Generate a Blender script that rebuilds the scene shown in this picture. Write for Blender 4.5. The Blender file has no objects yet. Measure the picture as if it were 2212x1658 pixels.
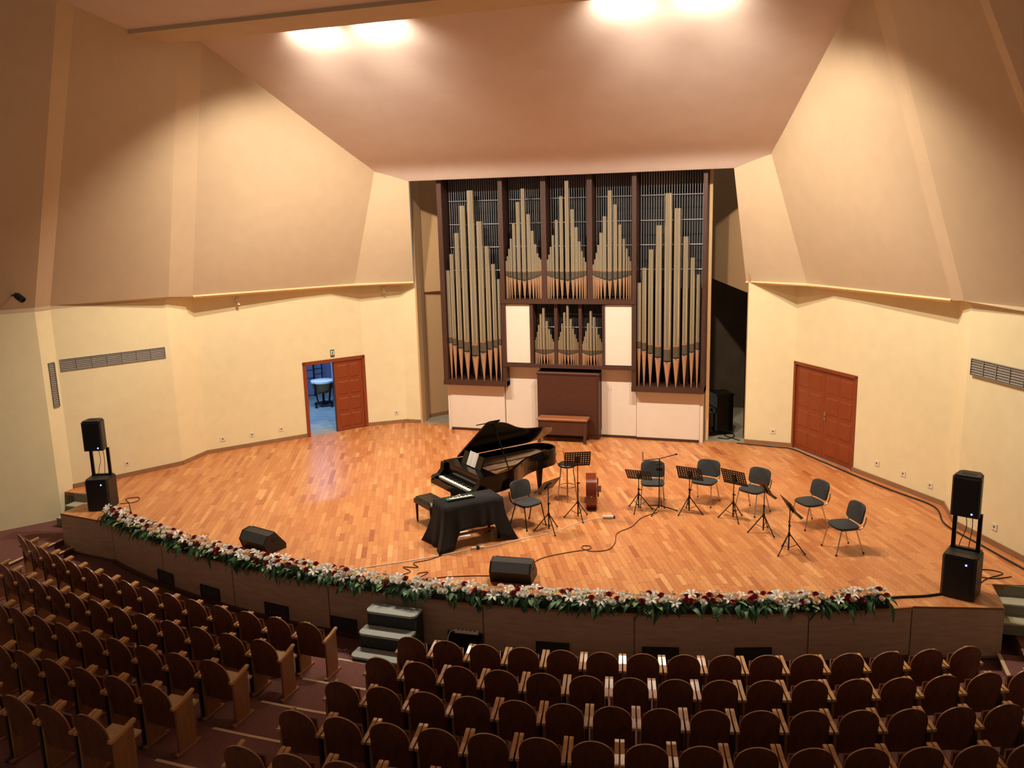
import bpy, bmesh, math, random
from mathutils import Vector, Matrix
random.seed(7)
PI = math.pi
C = bpy.context.scene.collection
scn = bpy.context.scene
# ------------------------------------------------------------------ camera
cam_d = bpy.data.cameras.new('camera'); cam = bpy.data.objects.new('camera', cam_d); C.objects.link(cam)
RX = Vector((0.95228697, 0.30413159, -0.02556381))       # image right in world
RY = Vector((0.03522112, -0.19270963, -0.98062351))      # image down in world
RZ = Vector((-0.30316498, 0.9329346, -0.19422672))       # view direction
M = Matrix.Identity(4)
for i in range(3):
    M[i][0] = RX[i]; M[i][1] = -RY[i]; M[i][2] = -RZ[i]
M.translation = Vector((5.3685, -21.4566, 5.8))
cam.matrix_world = M
cam_d.sensor_width = 36.0; cam_d.lens = 36.0 * 1842.0 / 2212.0
cam_d.clip_start = 0.05; cam_d.clip_end = 200
scn.camera = cam
# ------------------------------------------------------------------ world and exposure
wd = bpy.data.worlds.new('hall_ambient'); scn.world = wd; wd.use_nodes = True
wd.node_tree.nodes['Background'].inputs[0].default_value = (1.0, 0.86, 0.70, 1)
wd.node_tree.nodes['Background'].inputs[1].default_value = 0.20
scn.view_settings.view_transform = 'Standard'; scn.view_settings.look = 'None'
scn.view_settings.exposure = 0.13; scn.view_settings.gamma = 1.0; scn.view_settings.use_curve_mapping = False
LAMP_POWER = 1430.0      # downward beam of each flood lamp
SPILL_POWER = 440.0      # light leaking sideways onto the ceiling
LAMP_COLOR = (1.0, 0.86, 0.70)
# ------------------------------------------------------------------ materials
def srgb(r, g, b):
    f = lambda c: (c / 255.0 / 12.92) if c / 255.0 <= 0.04045 else ((c / 255.0 + 0.055) / 1.055) ** 2.4
    return (f(r), f(g), f(b), 1.0)
MATS = {}
def mat(name, col, rough=0.6, metal=0.0, noise=0.0, nscale=20.0, bump=0.0, bscale=80.0, coat=0.0, emit=None, estr=0.0, spec=None, stretch=None):
    if name in MATS: return MATS[name]
    m = bpy.data.materials.new(name); m.use_nodes = True
    nt = m.node_tree; b = nt.nodes['Principled BSDF']
    b.inputs['Roughness'].default_value = rough; b.inputs['Metallic'].default_value = metal
    if spec is not None: b.inputs['Specular IOR Level'].default_value = spec
    if coat: b.inputs['Coat Weight'].default_value = coat; b.inputs['Coat Roughness'].default_value = 0.12
    b.inputs['Base Color'].default_value = col
    tc = nt.nodes.new('ShaderNodeTexCoord')
    src = tc.outputs['Object']
    if stretch:
        mp = nt.nodes.new('ShaderNodeMapping'); mp.inputs['Scale'].default_value = stretch
        nt.links.new(src, mp.inputs['Vector']); src = mp.outputs['Vector']
    if noise:
        n = nt.nodes.new('ShaderNodeTexNoise'); n.inputs['Scale'].default_value = nscale; n.inputs['Detail'].default_value = 4
        r = nt.nodes.new('ShaderNodeValToRGB')
        lo = [max(0, c * (1 - noise)) for c in col[:3]]; hi = [min(1, c * (1 + noise)) for c in col[:3]]
        r.color_ramp.elements[0].color = (*lo, 1); r.color_ramp.elements[1].color = (*hi, 1)
        r.color_ramp.elements[0].position = 0.3; r.color_ramp.elements[1].position = 0.7
        nt.links.new(src, n.inputs['Vector']); nt.links.new(n.outputs['Fac'], r.inputs['Fac']); nt.links.new(r.outputs['Color'], b.inputs['Base Color'])
    if bump:
        n2 = nt.nodes.new('ShaderNodeTexNoise'); n2.inputs['Scale'].default_value = bscale
        bp = nt.nodes.new('ShaderNodeBump'); bp.inputs['Strength'].default_value = bump; bp.inputs['Distance'].default_value = 0.01
        nt.links.new(src, n2.inputs['Vector']); nt.links.new(n2.outputs['Fac'], bp.inputs['Height']); nt.links.new(bp.outputs['Normal'], b.inputs['Normal'])
    if emit:
        b.inputs['Emission Color'].default_value = emit; b.inputs['Emission Strength'].default_value = estr
    MATS[name] = m
    return m
def plank_mat(name):
    m = bpy.data.materials.new(name); m.use_nodes = True; nt = m.node_tree; b = nt.nodes['Principled BSDF']
    at = nt.nodes.new('ShaderNodeAttribute'); at.attribute_name = 'tone'
    r = nt.nodes.new('ShaderNodeValToRGB')
    el = r.color_ramp.elements
    el[0].position = 0.0; el[0].color = srgb(168, 98, 58); el[1].position = 1.0; el[1].color = srgb(228, 170, 112)
    e = el.new(0.3); e.color = srgb(196, 124, 74); e = el.new(0.7); e.color = srgb(214, 148, 92)
    tc = nt.nodes.new('ShaderNodeTexCoord'); mp = nt.nodes.new('ShaderNodeMapping'); mp.inputs['Rotation'].default_value = (0, 0, -math.radians(24)); mp.inputs['Scale'].default_value = (60, 5, 5)
    n = nt.nodes.new('ShaderNodeTexNoise'); n.inputs['Scale'].default_value = 1.0; n.inputs['Detail'].default_value = 3
    geo = nt.nodes.new('ShaderNodeNewGeometry')
    nt.links.new(geo.outputs['Position'], mp.inputs['Vector']); nt.links.new(mp.outputs['Vector'], n.inputs['Vector'])
    mx = nt.nodes.new('ShaderNodeMix'); mx.data_type = 'RGBA'; mx.blend_type = 'MULTIPLY'; mx.inputs[0].default_value = 0.35
    r2 = nt.nodes.new('ShaderNodeValToRGB'); r2.color_ramp.elements[0].color = (0.45, 0.38, 0.32, 1); r2.color_ramp.elements[0].position = 0.3; r2.color_ramp.elements[1].position = 0.65
    nt.links.new(at.outputs['Fac'], r.inputs['Fac']); nt.links.new(n.outputs['Fac'], r2.inputs['Fac'])
    nt.links.new(r.outputs['Color'], mx.inputs[6]); nt.links.new(r2.outputs['Color'], mx.inputs[7])
    # large worn grey patches with a shape of their own
    n3 = nt.nodes.new('ShaderNodeTexNoise'); n3.inputs['Scale'].default_value = 0.9; n3.inputs['Detail'].default_value = 5
    r3 = nt.nodes.new('ShaderNodeValToRGB'); r3.color_ramp.elements[0].position = 0.66; r3.color_ramp.elements[0].color = (0, 0, 0, 1); r3.color_ramp.elements[1].position = 0.78; r3.color_ramp.elements[1].color = (0.45, 0.45, 0.45, 1)
    nt.links.new(geo.outputs['Position'], n3.inputs['Vector']); nt.links.new(n3.outputs['Fac'], r3.inputs['Fac'])
    mx2 = nt.nodes.new('ShaderNodeMix'); mx2.data_type = 'RGBA'; mx2.inputs[7].default_value = srgb(168, 128, 98)
    nt.links.new(r3.outputs['Color'], mx2.inputs[0]); nt.links.new(mx.outputs[2], mx2.inputs[6])
    nt.links.new(mx2.outputs[2], b.inputs['Base Color'])
    b.inputs['Roughness'].default_value = 0.36
    MATS[name] = m
    return m
mat('wall_cream', srgb(238, 226, 182), 0.85, noise=0.03, nscale=3, bump=0.05, bscale=150)
mat('wall_tan', srgb(200, 178, 146), 0.85, noise=0.03, nscale=3, bump=0.08, bscale=200)
mat('ceiling_tan', srgb(218, 200, 188), 0.8, noise=0.03, nscale=2, bump=0.05, bscale=150)
mat('ledge', srgb(238, 202, 150), 0.7, noise=0.02)
mat('baseboard', srgb(150, 112, 78), 0.55, noise=0.1, nscale=6)
mat('concrete', srgb(150, 142, 122), 0.8, noise=0.12, nscale=5)
mat('substrate', srgb(150, 94, 54), 0.6, noise=0.1)
plank_mat('plank')
mat('front_panel', srgb(180, 150, 122), 0.6, noise=0.12, nscale=3, stretch=(1, 1, 6))
mat('front_cap', srgb(176, 120, 70), 0.45, noise=0.08)
mat('carpet', srgb(112, 70, 62), 0.95, noise=0.14, nscale=30, bump=0.3, bscale=300)
mat('nosing', srgb(206, 178, 140), 0.5, noise=0.05)
mat('dark_wood', srgb(84, 46, 28), 0.5, noise=0.15, nscale=4, stretch=(6, 6, 1))
mat('organ_wood', srgb(70, 42, 30), 0.5, noise=0.15, nscale=5, stretch=(5, 5, 1))
mat('console_wood', srgb(76, 42, 30), 0.45, noise=0.12, nscale=5, stretch=(1, 5, 8))
mat('bench_wood', srgb(150, 92, 52), 0.4, noise=0.12, nscale=6, stretch=(1, 5, 5))
mat('door_wood', srgb(136, 62, 28), 0.42, noise=0.16, nscale=5, stretch=(8, 8, 1))
mat('white_panel', srgb(228, 214, 196), 0.8, noise=0.02, nscale=4)
mat('niche_tan', srgb(206, 168, 122), 0.85, noise=0.04)
mat('niche_brown', srgb(176, 140, 98), 0.85, noise=0.05)
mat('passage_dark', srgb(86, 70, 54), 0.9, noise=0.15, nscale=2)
mat('black_void', srgb(14, 12, 12), 0.9, noise=0.05)
mat('pipe_metal', srgb(212, 200, 174), 0.2, metal=0.8, noise=0.02, nscale=3)
mat('pipe_lip', srgb(120, 112, 98), 0.45, metal=0.8, noise=0.06)
mat('pipe_copper', srgb(196, 146, 104), 0.4, metal=0.6, noise=0.05)
mat('pipe_foot', srgb(208, 168, 132), 0.34, metal=0.6, noise=0.06)  # warm tint puts orange light off the wood into the feet
mat('lip_bright', srgb(226, 220, 206), 0.25, metal=0.9, noise=0.03)
mat('rod_grey', srgb(150, 150, 152), 0.4, metal=0.6, noise=0.05)
mat('piano_black', srgb(7, 6, 6), 0.14, noise=0.05, spec=0.3)
mat('piano_gold', srgb(150, 100, 45), 0.35, metal=0.7, noise=0.15, nscale=8)
mat('piano_inner', srgb(96, 58, 30), 0.35, noise=0.2, nscale=5, stretch=(6, 1, 1))
mat('ivory', srgb(238, 234, 224), 0.35, noise=0.02)
mat('paper', srgb(240, 238, 232), 0.8, noise=0.02)
mat('black_leather', srgb(24, 20, 19), 0.35, noise=0.1)
mat('black_cloth', srgb(17, 15, 16), 0.9, noise=0.1, bump=0.1)
mat('black_plastic', srgb(24, 23, 23), 0.5, noise=0.08)
mat('grille_black', srgb(14, 14, 15), 0.65, noise=0.2, nscale=200)
mat('mon_grey', srgb(66, 66, 64), 0.6, noise=0.1)
mat('black_metal', srgb(18, 16, 16), 0.4, metal=0.4, noise=0.05)
mat('chair_fabric', srgb(52, 55, 55), 0.9, noise=0.15, nscale=120, bump=0.2, bscale=400)
mat('chrome', srgb(200, 196, 190), 0.22, metal=1.0, noise=0.03)
mat('bass_wood', srgb(110, 42, 18), 0.18, noise=0.25, nscale=4, coat=0.5)
mat('bass_face', srgb(170, 92, 40), 0.25, noise=0.2, nscale=5, coat=0.4)
mat('green_plastic', srgb(24, 128, 84), 0.35, noise=0.05)
mat('step_carpet', srgb(164, 170, 164), 0.95, noise=0.12, nscale=60, bump=0.2, bscale=300)
mat('step_side', srgb(54, 54, 50), 0.8, noise=0.1)
mat('side_step', srgb(172, 168, 146), 0.7, noise=0.06)
mat('side_riser', srgb(128, 124, 104), 0.7, noise=0.06)
mat('seat_wood', srgb(112, 64, 40), 0.32, noise=0.22, nscale=3.0, stretch=(7, 7, 1), coat=0.25)
mat('seat_edge', srgb(150, 104, 66), 0.35, noise=0.1)
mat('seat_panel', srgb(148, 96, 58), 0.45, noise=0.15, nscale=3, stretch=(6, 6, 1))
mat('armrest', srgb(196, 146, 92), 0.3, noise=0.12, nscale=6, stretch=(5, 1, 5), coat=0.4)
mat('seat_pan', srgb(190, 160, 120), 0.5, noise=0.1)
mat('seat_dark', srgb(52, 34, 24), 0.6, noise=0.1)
mat('vent_grey', srgb(142, 136, 126), 0.6, metal=0.2, noise=0.05)
mat('vent_back', srgb(124, 118, 110), 0.8, noise=0.05)
mat('vent_dark', srgb(44, 30, 22), 0.7, noise=0.08)
mat('socket', srgb(228, 220, 196), 0.5, noise=0.02)
mat('socket_dark', srgb(96, 84, 60), 0.6, noise=0.02)
mat('sign_green', srgb(36, 72, 44), 0.6, noise=0.05)
mat('sign_white', srgb(214, 220, 206), 0.6, noise=0.03)
mat('cable_black', srgb(20, 17, 16), 0.6, noise=0.05)
mat('cable_brown', srgb(92, 52, 30), 0.6, noise=0.05)
mat('cable_white', srgb(226, 214, 196), 0.5, noise=0.03)
mat('rose_white', srgb(246, 242, 232), 0.7, noise=0.05)
mat('rose_peach', srgb(242, 212, 186), 0.7, noise=0.07)
mat('rose_red', srgb(140, 20, 26), 0.7, noise=0.12)
mat('lily_white', srgb(244, 242, 236), 0.6, noise=0.03)
mat('lily_yellow', srgb(214, 190, 90), 0.6, noise=0.05)
mat('leaf_dark', srgb(34, 58, 30), 0.8, noise=0.5, nscale=60, bump=0.6, bscale=90)
mat('leaf', srgb(44, 84, 42), 0.5, noise=0.25, nscale=12)
mat('leaf_light', srgb(98, 138, 80), 0.5, noise=0.2, nscale=12)
mat('led', srgb(40, 60, 255), 0.3, noise=0.01, emit=(0.12, 0.2, 1.0, 1), estr=14.0)
mat('lamp_glow', srgb(255, 240, 210), 0.3, noise=0.01, emit=(1.0, 0.86, 0.62, 1), estr=30.0)
mat('lamp_body', srgb(40, 38, 36), 0.5, metal=0.4, noise=0.05)
mat('store_wall', srgb(128, 142, 176), 0.8, noise=0.05)
mat('store_floor', srgb(132, 150, 158), 0.45, noise=0.15, nscale=3)
mat('timp_copper', srgb(130, 110, 70), 0.35, metal=0.7, noise=0.08)
mat('timp_head', srgb(214, 226, 236), 0.3, noise=0.03)
for n_ in ('rose_white', 'rose_peach', 'rose_red', 'lily_white'):
    b_ = MATS[n_].node_tree.nodes['Principled BSDF']; b_.inputs['Subsurface Weight'].default_value = 0.6; b_.inputs['Subsurface Radius'].default_value = (.05, .05, .05); b_.inputs['Subsurface Scale'].default_value = 1.0
# ------------------------------------------------------------------ mesh building helpers
class MB:
    def __init__(s): s.v = []; s.f = []; s.m = []
    def add(s, vs, fs, mi=0, T=None):
        o = len(s.v)
        s.v += [tuple(T @ Vector(p)) if T else tuple(p) for p in vs]
        s.f += [tuple(i + o for i in f) for f in fs]; s.m += [mi] * len(fs)
        return s
    def box(s, x0, x1, y0, y1, z0, z1, mi=0, T=None):
        vs = [(x0, y0, z0), (x1, y0, z0), (x1, y1, z0), (x0, y1, z0), (x0, y0, z1), (x1, y0, z1), (x1, y1, z1), (x0, y1, z1)]
        return s.add(vs, [(0, 3, 2, 1), (4, 5, 6, 7), (0, 1, 5, 4), (1, 2, 6, 5), (2, 3, 7, 6), (3, 0, 4, 7)], mi, T)
    def cbox(s, x0, x1, y0, y1, z0, z1, c=0.01, mi=0, T=None):      # box with chamfered vertical and top edges
        def ring(i, z): return [(x0 + i, y0 + i + c, z), (x0 + i + c, y0 + i, z), (x1 - i - c, y0 + i, z), (x1 - i, y0 + i + c, z), (x1 - i, y1 - i - c, z), (x1 - i - c, y1 - i, z), (x0 + i + c, y1 - i, z), (x0 + i, y1 - i - c, z)]
        vs = ring(0, z0) + ring(0, z1 - c) + ring(c * .7, z1)
        fs = [tuple(range(7, -1, -1)), tuple(range(16, 24))]
        for k in (0, 8):
            for i in range(8):
                j = (i + 1) % 8; fs.append((k + i, k + j, k + 8 + j, k + 8 + i))
        return s.add(vs, fs, mi, T)
    def prism(s, pts, z0, z1, mi=0, T=None):                       # extrude polygon along z
        n = len(pts)
        vs = [(x, y, z0) for x, y in pts] + [(x, y, z1) for x, y in pts]
        fs = [tuple(range(n - 1, -1, -1)), tuple(range(n, 2 * n))] + [(i, (i + 1) % n, n + (i + 1) % n, n + i) for i in range(n)]
        return s.add(vs, fs, mi, T)
    def prism_x(s, pts, x0, x1, mi=0, T=None):                     # polygon in (y,z) extruded along x
        n = len(pts)
        vs = [(x0, y, z) for y, z in pts] + [(x1, y, z) for y, z in pts]
        fs = [tuple(range(n - 1, -1, -1)), tuple(range(n, 2 * n))] + [(i, (i + 1) % n, n + (i + 1) % n, n + i) for i in range(n)]
        return s.add(vs, fs, mi, T)
    def tube(s, path, r, n=8, mi=0, T=None, caps=True):
        path = [Vector(p) for p in path]; rs = r if isinstance(r, (list, tuple)) else [r] * len(path)
        vs = []; fs = []; up = Vector((0, 0, 1)); prev = None
        for i, p in enumerate(path):
            d = (path[min(i + 1, len(path) - 1)] - path[max(i - 1, 0)]).normalized()
            if prev is None:
                a = d.cross(up) if abs(d.z) < 0.95 else d.cross(Vector((1, 0, 0)))
            else:
                a = prev - d * prev.dot(d)
            a.normalize(); b = d.cross(a); prev = a
            for k in range(n):
                t = 2 * PI * k / n; vs.append(p + (a * math.cos(t) + b * math.sin(t)) * rs[i])
        for i in range(len(path) - 1):
            for k in range(n):
                j = (k + 1) % n; fs.append((i * n + k, i * n + j, (i + 1) * n + j, (i + 1) * n + k))
        if caps:
            fs.append(tuple(range(n - 1, -1, -1))); fs.append(tuple(range((len(path) - 1) * n, len(path) * n)))
        return s.add(vs, fs, mi, T)
    def lathe(s, prof, n=16, mi=0, T=None, caps=True):              # (r,z) pairs around z
        vs = []; fs = []
        for r, z in prof:
            for k in range(n):
                t = 2 * PI * k / n; vs.append((r * math.cos(t), r * math.sin(t), z))
        for i in range(len(prof) - 1):
            for k in range(n):
                j = (k + 1) % n; fs.append((i * n + k, i * n + j, (i + 1) * n + j, (i + 1) * n + k))
        if caps:
            fs.append(tuple(range(n - 1, -1, -1))); fs.append(tuple(range((len(prof) - 1) * n, len(prof) * n)))
        return s.add(vs, fs, mi, T)
    def mesh(s, name, mats, smooth=False):
        me = bpy.data.meshes.new(name); me.from_pydata(s.v, [], s.f)
        for m in (mats if isinstance(mats, (list, tuple)) else [mats]): me.materials.append(MATS[m])
        if any(s.m): me.polygons.foreach_set('material_index', s.m)
        me.validate(); me.update()
        if smooth:
            me.polygons.foreach_set('use_smooth', [True] * len(me.polygons))
            try: me.set_sharp_from_angle(angle=math.radians(40))
            except Exception: pass
        return me
    def obj(s, name, mats, parent=None, smooth=False, loc=None, rotz=0):
        return link(name, s.mesh(name, mats, smooth), parent, loc, rotz)
def link(name, me, parent=None, loc=None, rotz=0):
    o = bpy.data.objects.new(name, me); C.objects.link(o)
    if parent: o.parent = parent
    if loc is not None: o.location = loc
    if rotz: o.rotation_euler = (0, 0, rotz)
    return o
def tag(o, label, cat, group=None):
    o['label'] = label; o['category'] = cat
    if group: o['group'] = group
    return o
def thing(name, label, cat, loc=(0, 0, 0), rotz=0, group=None):
    return tag(link(name, None, None, loc, rotz), label, cat, group)
def struct(name, mb, mats, parent=None, smooth=False):
    o = mb.obj(name, mats, parent, smooth)
    if parent is None: o['kind'] = 'structure'
    return o
def copy_tree(o, parent=None):
    c = o.copy(); C.objects.link(c); c.parent = parent
    for ch in o.children: copy_tree(ch, c)
    return c
def catmull(pts, n=8):
    pts = [Vector(p) for p in pts]; out = []
    for i in range(len(pts) - 1):
        p0 = pts[max(i - 1, 0)]; p1 = pts[i]; p2 = pts[i + 1]; p3 = pts[min(i + 2, len(pts) - 1)]
        for k in range(n):
            t = k / n
            out.append(0.5 * ((2 * p1) + (p2 - p0) * t + (2 * p0 - 5 * p1 + 4 * p2 - p3) * t * t + (3 * p1 - p0 - 3 * p2 + p3) * t ** 3))
    return out + [pts[-1]]
def Tm(loc=(0, 0, 0), rz=0, rx=0, ry=0):
    return Matrix.Translation(loc) @ Matrix.Rotation(rz, 4, 'Z') @ Matrix.Rotation(rx, 4, 'X') @ Matrix.Rotation(ry, 4, 'Y')
ORD = ['first', 'second', 'third', 'fourth', 'fifth', 'sixth', 'seventh', 'eighth', 'ninth', 'tenth', 'eleventh', 'twelfth', 'thirteenth', 'fourteenth', 'fifteenth', 'sixteenth', 'seventeenth', 'eighteenth']
# ------------------------------------------------------------------ plan of the hall
YC = 7.5; RS = 17.65; FZ = -0.82                      # centre and radius of the curved stage front, floor level before it
def arc(x, R=RS): return YC - math.sqrt(R * R - x * x)
LW = [(-4.52, .42), (-4.96, .42), (-5.9, -.24), (-6.94, -1.68), (-8.62, -3.8), (-8.60, -4.78), (-9.83, -6.94), (-9.83, -7.35), (-12.3, -10.6)]
RW = [(4.48, .18), (5.62, .02), (6.9, -1.75), (8.45, -3.78), (8.46, -4.85), (9.55, -7.0), (9.55, -7.45), (12.2, -10.8)]
LEDGE = 4.05
# ------------------------------------------------------------------ stage floor with planks
front_pts = [(x, arc(x)) for x in [(-7.3 + 14.6 * i / 40) for i in range(41)]]
stage_poly = [(-8.75, -8.38)] + front_pts + [(8.55, -8.3), (8.55, -7.45), (9.55, -7.3), (9.55, -7.0), (8.46, -4.85), (8.45, -3.78), (6.9, -1.75), (5.62, .02), (4.48, .18), (3.5, .18), (3.4, .02), (-3.4, .02), (-3.5, .42),
              (-4.52, .42), (-4.96, .42), (-5.9, -.24), (-6.94, -1.68), (-8.62, -3.8), (-8.60, -4.78), (-9.83, -6.94), (-9.83, -7.2), (-8.77, -7.2)]
fl = MB(); fl.prism(stage_poly, -0.08, -0.004)
floor = struct('floor', fl, 'substrate')
floor['label'] = 'orange brown wooden strip floor of the raised stage'
def inside(p, poly):
    c = False; n = len(poly); j = n - 1
    for i in range(n):
        if (poly[i][1] > p[1]) != (poly[j][1] > p[1]) and p[0] < (poly[j][0] - poly[i][0]) * (p[1] - poly[i][1]) / (poly[j][1] - poly[i][1]) + poly[i][0]: c = not c
        j = i
    return c
def segx(a, b, c, d):
    def o(p, q, r): return (q[0] - p[0]) * (r[1] - p[1]) - (q[1] - p[1]) * (r[0] - p[0])
    return o(a, b, c) * o(a, b, d) < 0 and o(c, d, a) * o(c, d, b) < 0
def clip(poly, a, b):
    out = []; f = lambda p: (b[0] - a[0]) * (p[1] - a[1]) - (b[1] - a[1]) * (p[0] - a[0])
    for i in range(len(poly)):
        p = poly[i]; q = poly[(i + 1) % len(poly)]; fp, fq = f(p), f(q)
        if fp >= 0: out.append(p)
        if fp * fq < 0:
            t = fp / (fp - fq); out.append((p[0] + (q[0] - p[0]) * t, p[1] + (q[1] - p[1]) * t))
    return out
ang = math.radians(24); du = (math.cos(ang), math.sin(ang)); dv = (-math.sin(ang), math.cos(ang))   # across, along
PW = 0.092
edges = [(stage_poly[i], stage_poly[(i + 1) % len(stage_poly)]) for i in range(len(stage_poly))]
camxy = (5.37, -21.46)
whole = []; cut = []
rnd = random.Random(11)
for iu in range(-140, 140):
    u = iu * PW; v = -16 + rnd.random() * 0.6
    while v < 12:
        L = rnd.choice((0.4, 0.5, 0.6, 0.7)); L0 = L
        rect = [(du[0] * a + dv[0] * b, du[1] * a + dv[1] * b) for a, b in ((u, v), (u + PW - .0022, v), (u + PW - .0022, v + L - .0025), (u, v + L - .0025))]
        cx = sum(p[0] for p in rect) / 4; cy = sum(p[1] for p in rect) / 4
        v += L
        if not (-10.4 < cx < 10.2 and -10.8 < cy < 1.2): continue
        ins = [inside(p, stage_poly) for p in rect]
        hit = [e for e in edges if any(segx(rect[i], rect[(i + 1) % 4], e[0], e[1]) for i in range(4))]
        tone = min(1, max(0, rnd.gauss(0.5, 0.17)))
        if all(ins) and not hit: whole.append(((cx - camxy[0]) ** 2 + (cy - camxy[1]) ** 2, rect, tone, L0))
        elif any(ins) or hit:
            pl = rect
            for e in hit: pl = clip(pl, e[0], e[1])
            if len(pl) > 2: cut.append((pl, tone))
whole.sort(key=lambda t: t[0])
tones = [i / 7 for i in range(8)]; pmesh = {}
def plank_mesh(L, ti):
    if (L, ti) not in pmesh:
        b = MB(); w = PW - .0022; l = L - .0025; c = .0015
        vs = [(0, 0, -.004), (w, 0, -.004), (w, l, -.004), (0, l, -.004), (c, c, 0), (w - c, c, 0), (w - c, l - c, 0), (c, l - c, 0)]
        b.add(vs, [(4, 5, 6, 7), (0, 1, 5, 4), (1, 2, 6, 5), (2, 3, 7, 6), (3, 0, 4, 7)])
        me = b.mesh('plank', 'plank'); a = me.attributes.new('tone', 'FLOAT', 'FACE'); a.data.foreach_set('value', [tones[ti]] * len(me.polygons)); pmesh[(L, ti)] = me
    return pmesh[(L, ti)]
for d, rect, tone, L in whole[:300]:
    ti = min(7, int(tone * 8)); link('plank', plank_mesh(L, ti), floor, (rect[0][0], rect[0][1], 0), ang)
pb = MB(); pt = []
for d, rect, tone, L in whole[300:]:
    n = len(pb.f); pb.add([(x, y, 0) for x, y in rect] + [(x, y, -.004) for x, y in rect], [(0, 1, 2, 3), (4, 5, 1, 0), (5, 6, 2, 1), (6, 7, 3, 2), (7, 4, 0, 3)]); pt += [tone] * (len(pb.f) - n)
for pl, tone in cut:
    n = len(pl); pb.add([(x, y, 0) for x, y in pl] + [(x, y, -.004) for x, y in pl], [tuple(range(n))] + [(n + i, n + (i + 1) % n, (i + 1) % n, i) for i in range(n)]); pt += [tone] * (n + 1)
me = bpy.data.meshes.new('planks'); me.from_pydata(pb.v, [], pb.f); me.materials.append(MATS['plank'])
a = me.attributes.new('tone', 'FLOAT', 'FACE'); a.data.foreach_set('value', pt)
po = link('planks', me, floor); po['kind'] = 'stuff'
# ------------------------------------------------------------------ stage front wall
sf = MB()
fp = [(-8.75, -8.38)] + front_pts + [(8.55, -8.3)]
for i in range(len(fp) - 1):
    a, b = fp[i], fp[i + 1]
    sf.add([(a[0], a[1] + .03, FZ), (b[0], b[1] + .03, FZ), (b[0], b[1] + .03, -.03), (a[0], a[1] + .03, -.03)], [(0, 1, 2, 3)])
for x, y0, y1 in ((-8.75, -8.38, -7.2), (8.55, -8.3, -7.45)):
    sf.box(x - .01, x + .01, y0, y1, FZ, -.01)
wall_front = struct('wall_stage_front', sf, 'front_panel')
wall_front['label'] = 'dull brown board front of the curved stage'
def arc_pt(deg, R): t = math.radians(deg); return (R * math.sin(t), YC - R * math.cos(t))
seams = [-24.4, -18.2, -11.8, -5.07, 3.64, 11.08, 19.33, 24.4]
def arc_slab(mb, d0, d1, R0, R1, z0, z1, n=None, mi=0):
    n = n or max(2, int(abs(d1 - d0) / 1.0))
    for i in range(n):
        a0 = d0 + (d1 - d0) * i / n; a1 = d0 + (d1 - d0) * (i + 1) / n
        p, q, r, s = arc_pt(a0, R0), arc_pt(a1, R0), arc_pt(a1, R1), arc_pt(a0, R1)
        vs = [(*p, z0), (*q, z0), (*r, z0), (*s, z0), (*p, z1), (*q, z1), (*r, z1), (*s, z1)]
        fs = [(0, 1, 2, 3), (7, 6, 5, 4), (0, 4, 5, 1), (3, 2, 6, 7)]
        if i == 0: fs.append((0, 3, 7, 4))
        if i == n - 1: fs.append((1, 5, 6, 2))
        mb.add(vs, fs, mi)
for i in range(len(seams) - 1):
    m = MB(); arc_slab(m, seams[i] + .035, seams[i + 1] - .035, RS - .03, RS + .004, FZ + .05, -.035); m.obj('panel', 'front_panel', wall_front)
for sgn, x, ye in ((-1, -8.75, -8.38), (1, 8.55, -8.3)):
    e = arc_pt(sgn * 24.43, RS); m = MB()
    dx, dy = x - e[0], ye - e[1]; L = math.hypot(dx, dy)
    m.box(0, L, -.004, .03, FZ + .05, -.035); o = m.obj('panel', 'front_panel', wall_front, False, (e[0], e[1], 0), math.atan2(dy, dx))
    if sgn < 0: o.data.transform(Matrix.Scale(-1, 4, (0, 1, 0))); o.data.flip_normals()
m = MB(); arc_slab(m, -24.4, 24.4, RS - .06, RS + .02, -.035, -.003, 48); m.obj('edge_strip', 'front_cap', wall_front)
m = MB(); arc_slab(m, -24.4, 24.4, RS + .004, RS + .07, FZ, FZ + .05, 48); m.obj('kick_strip', 'dark_wood', wall_front)
# ------------------------------------------------------------------ auditorium floor: terraces
R1 = 19.28; RP = 0.91; Z1 = -0.66; DZ = 0.183
NR = 6
af = MB()
af.add([(-14, 0, FZ - .02), (14, 0, FZ - .02), (14, -13, FZ - .02), (-14, -13, FZ - .02)], [(0, 3, 2, 1)])
fa = struct('floor_auditorium', af, 'carpet'); fa['label'] = 'dark red brown carpet of the auditorium below the stage'
for k in range(NR):
    r0 = 18.62 + RP * k if k else 18.62
    z = Z1 + DZ * k
    m = MB(); arc_slab(m, -36, 36, r0, r0 + RP + (8 if k == NR - 1 else .02), -1.2, z, 60); m.obj('step', 'carpet', fa)
    m = MB(); arc_slab(m, -2.6, 1.7, r0 - .012, r0 + .03, z - .012, z + .004, 6); m.obj('nosing', 'nosing', fa)
# side landings with steps beside the stage
for s in (-1, 1):
    for k, (x0, z, y1) in enumerate(((8.52, -.70, -8.36), (8.82, -.58, -7.2))):
        x0 *= s
        m = MB(); m.box(min(x0, s * 13), max(x0, s * 13), -12.2, y1, -1.2, z - .001 * k); m.obj('landing_step', 'carpet', fa)
        m = MB(); m.box(x0 - .025, x0 + .025, -11.2, min(y1, -8.36), z - .012, z + .006); m.obj('nosing', 'nosing', fa)
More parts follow.
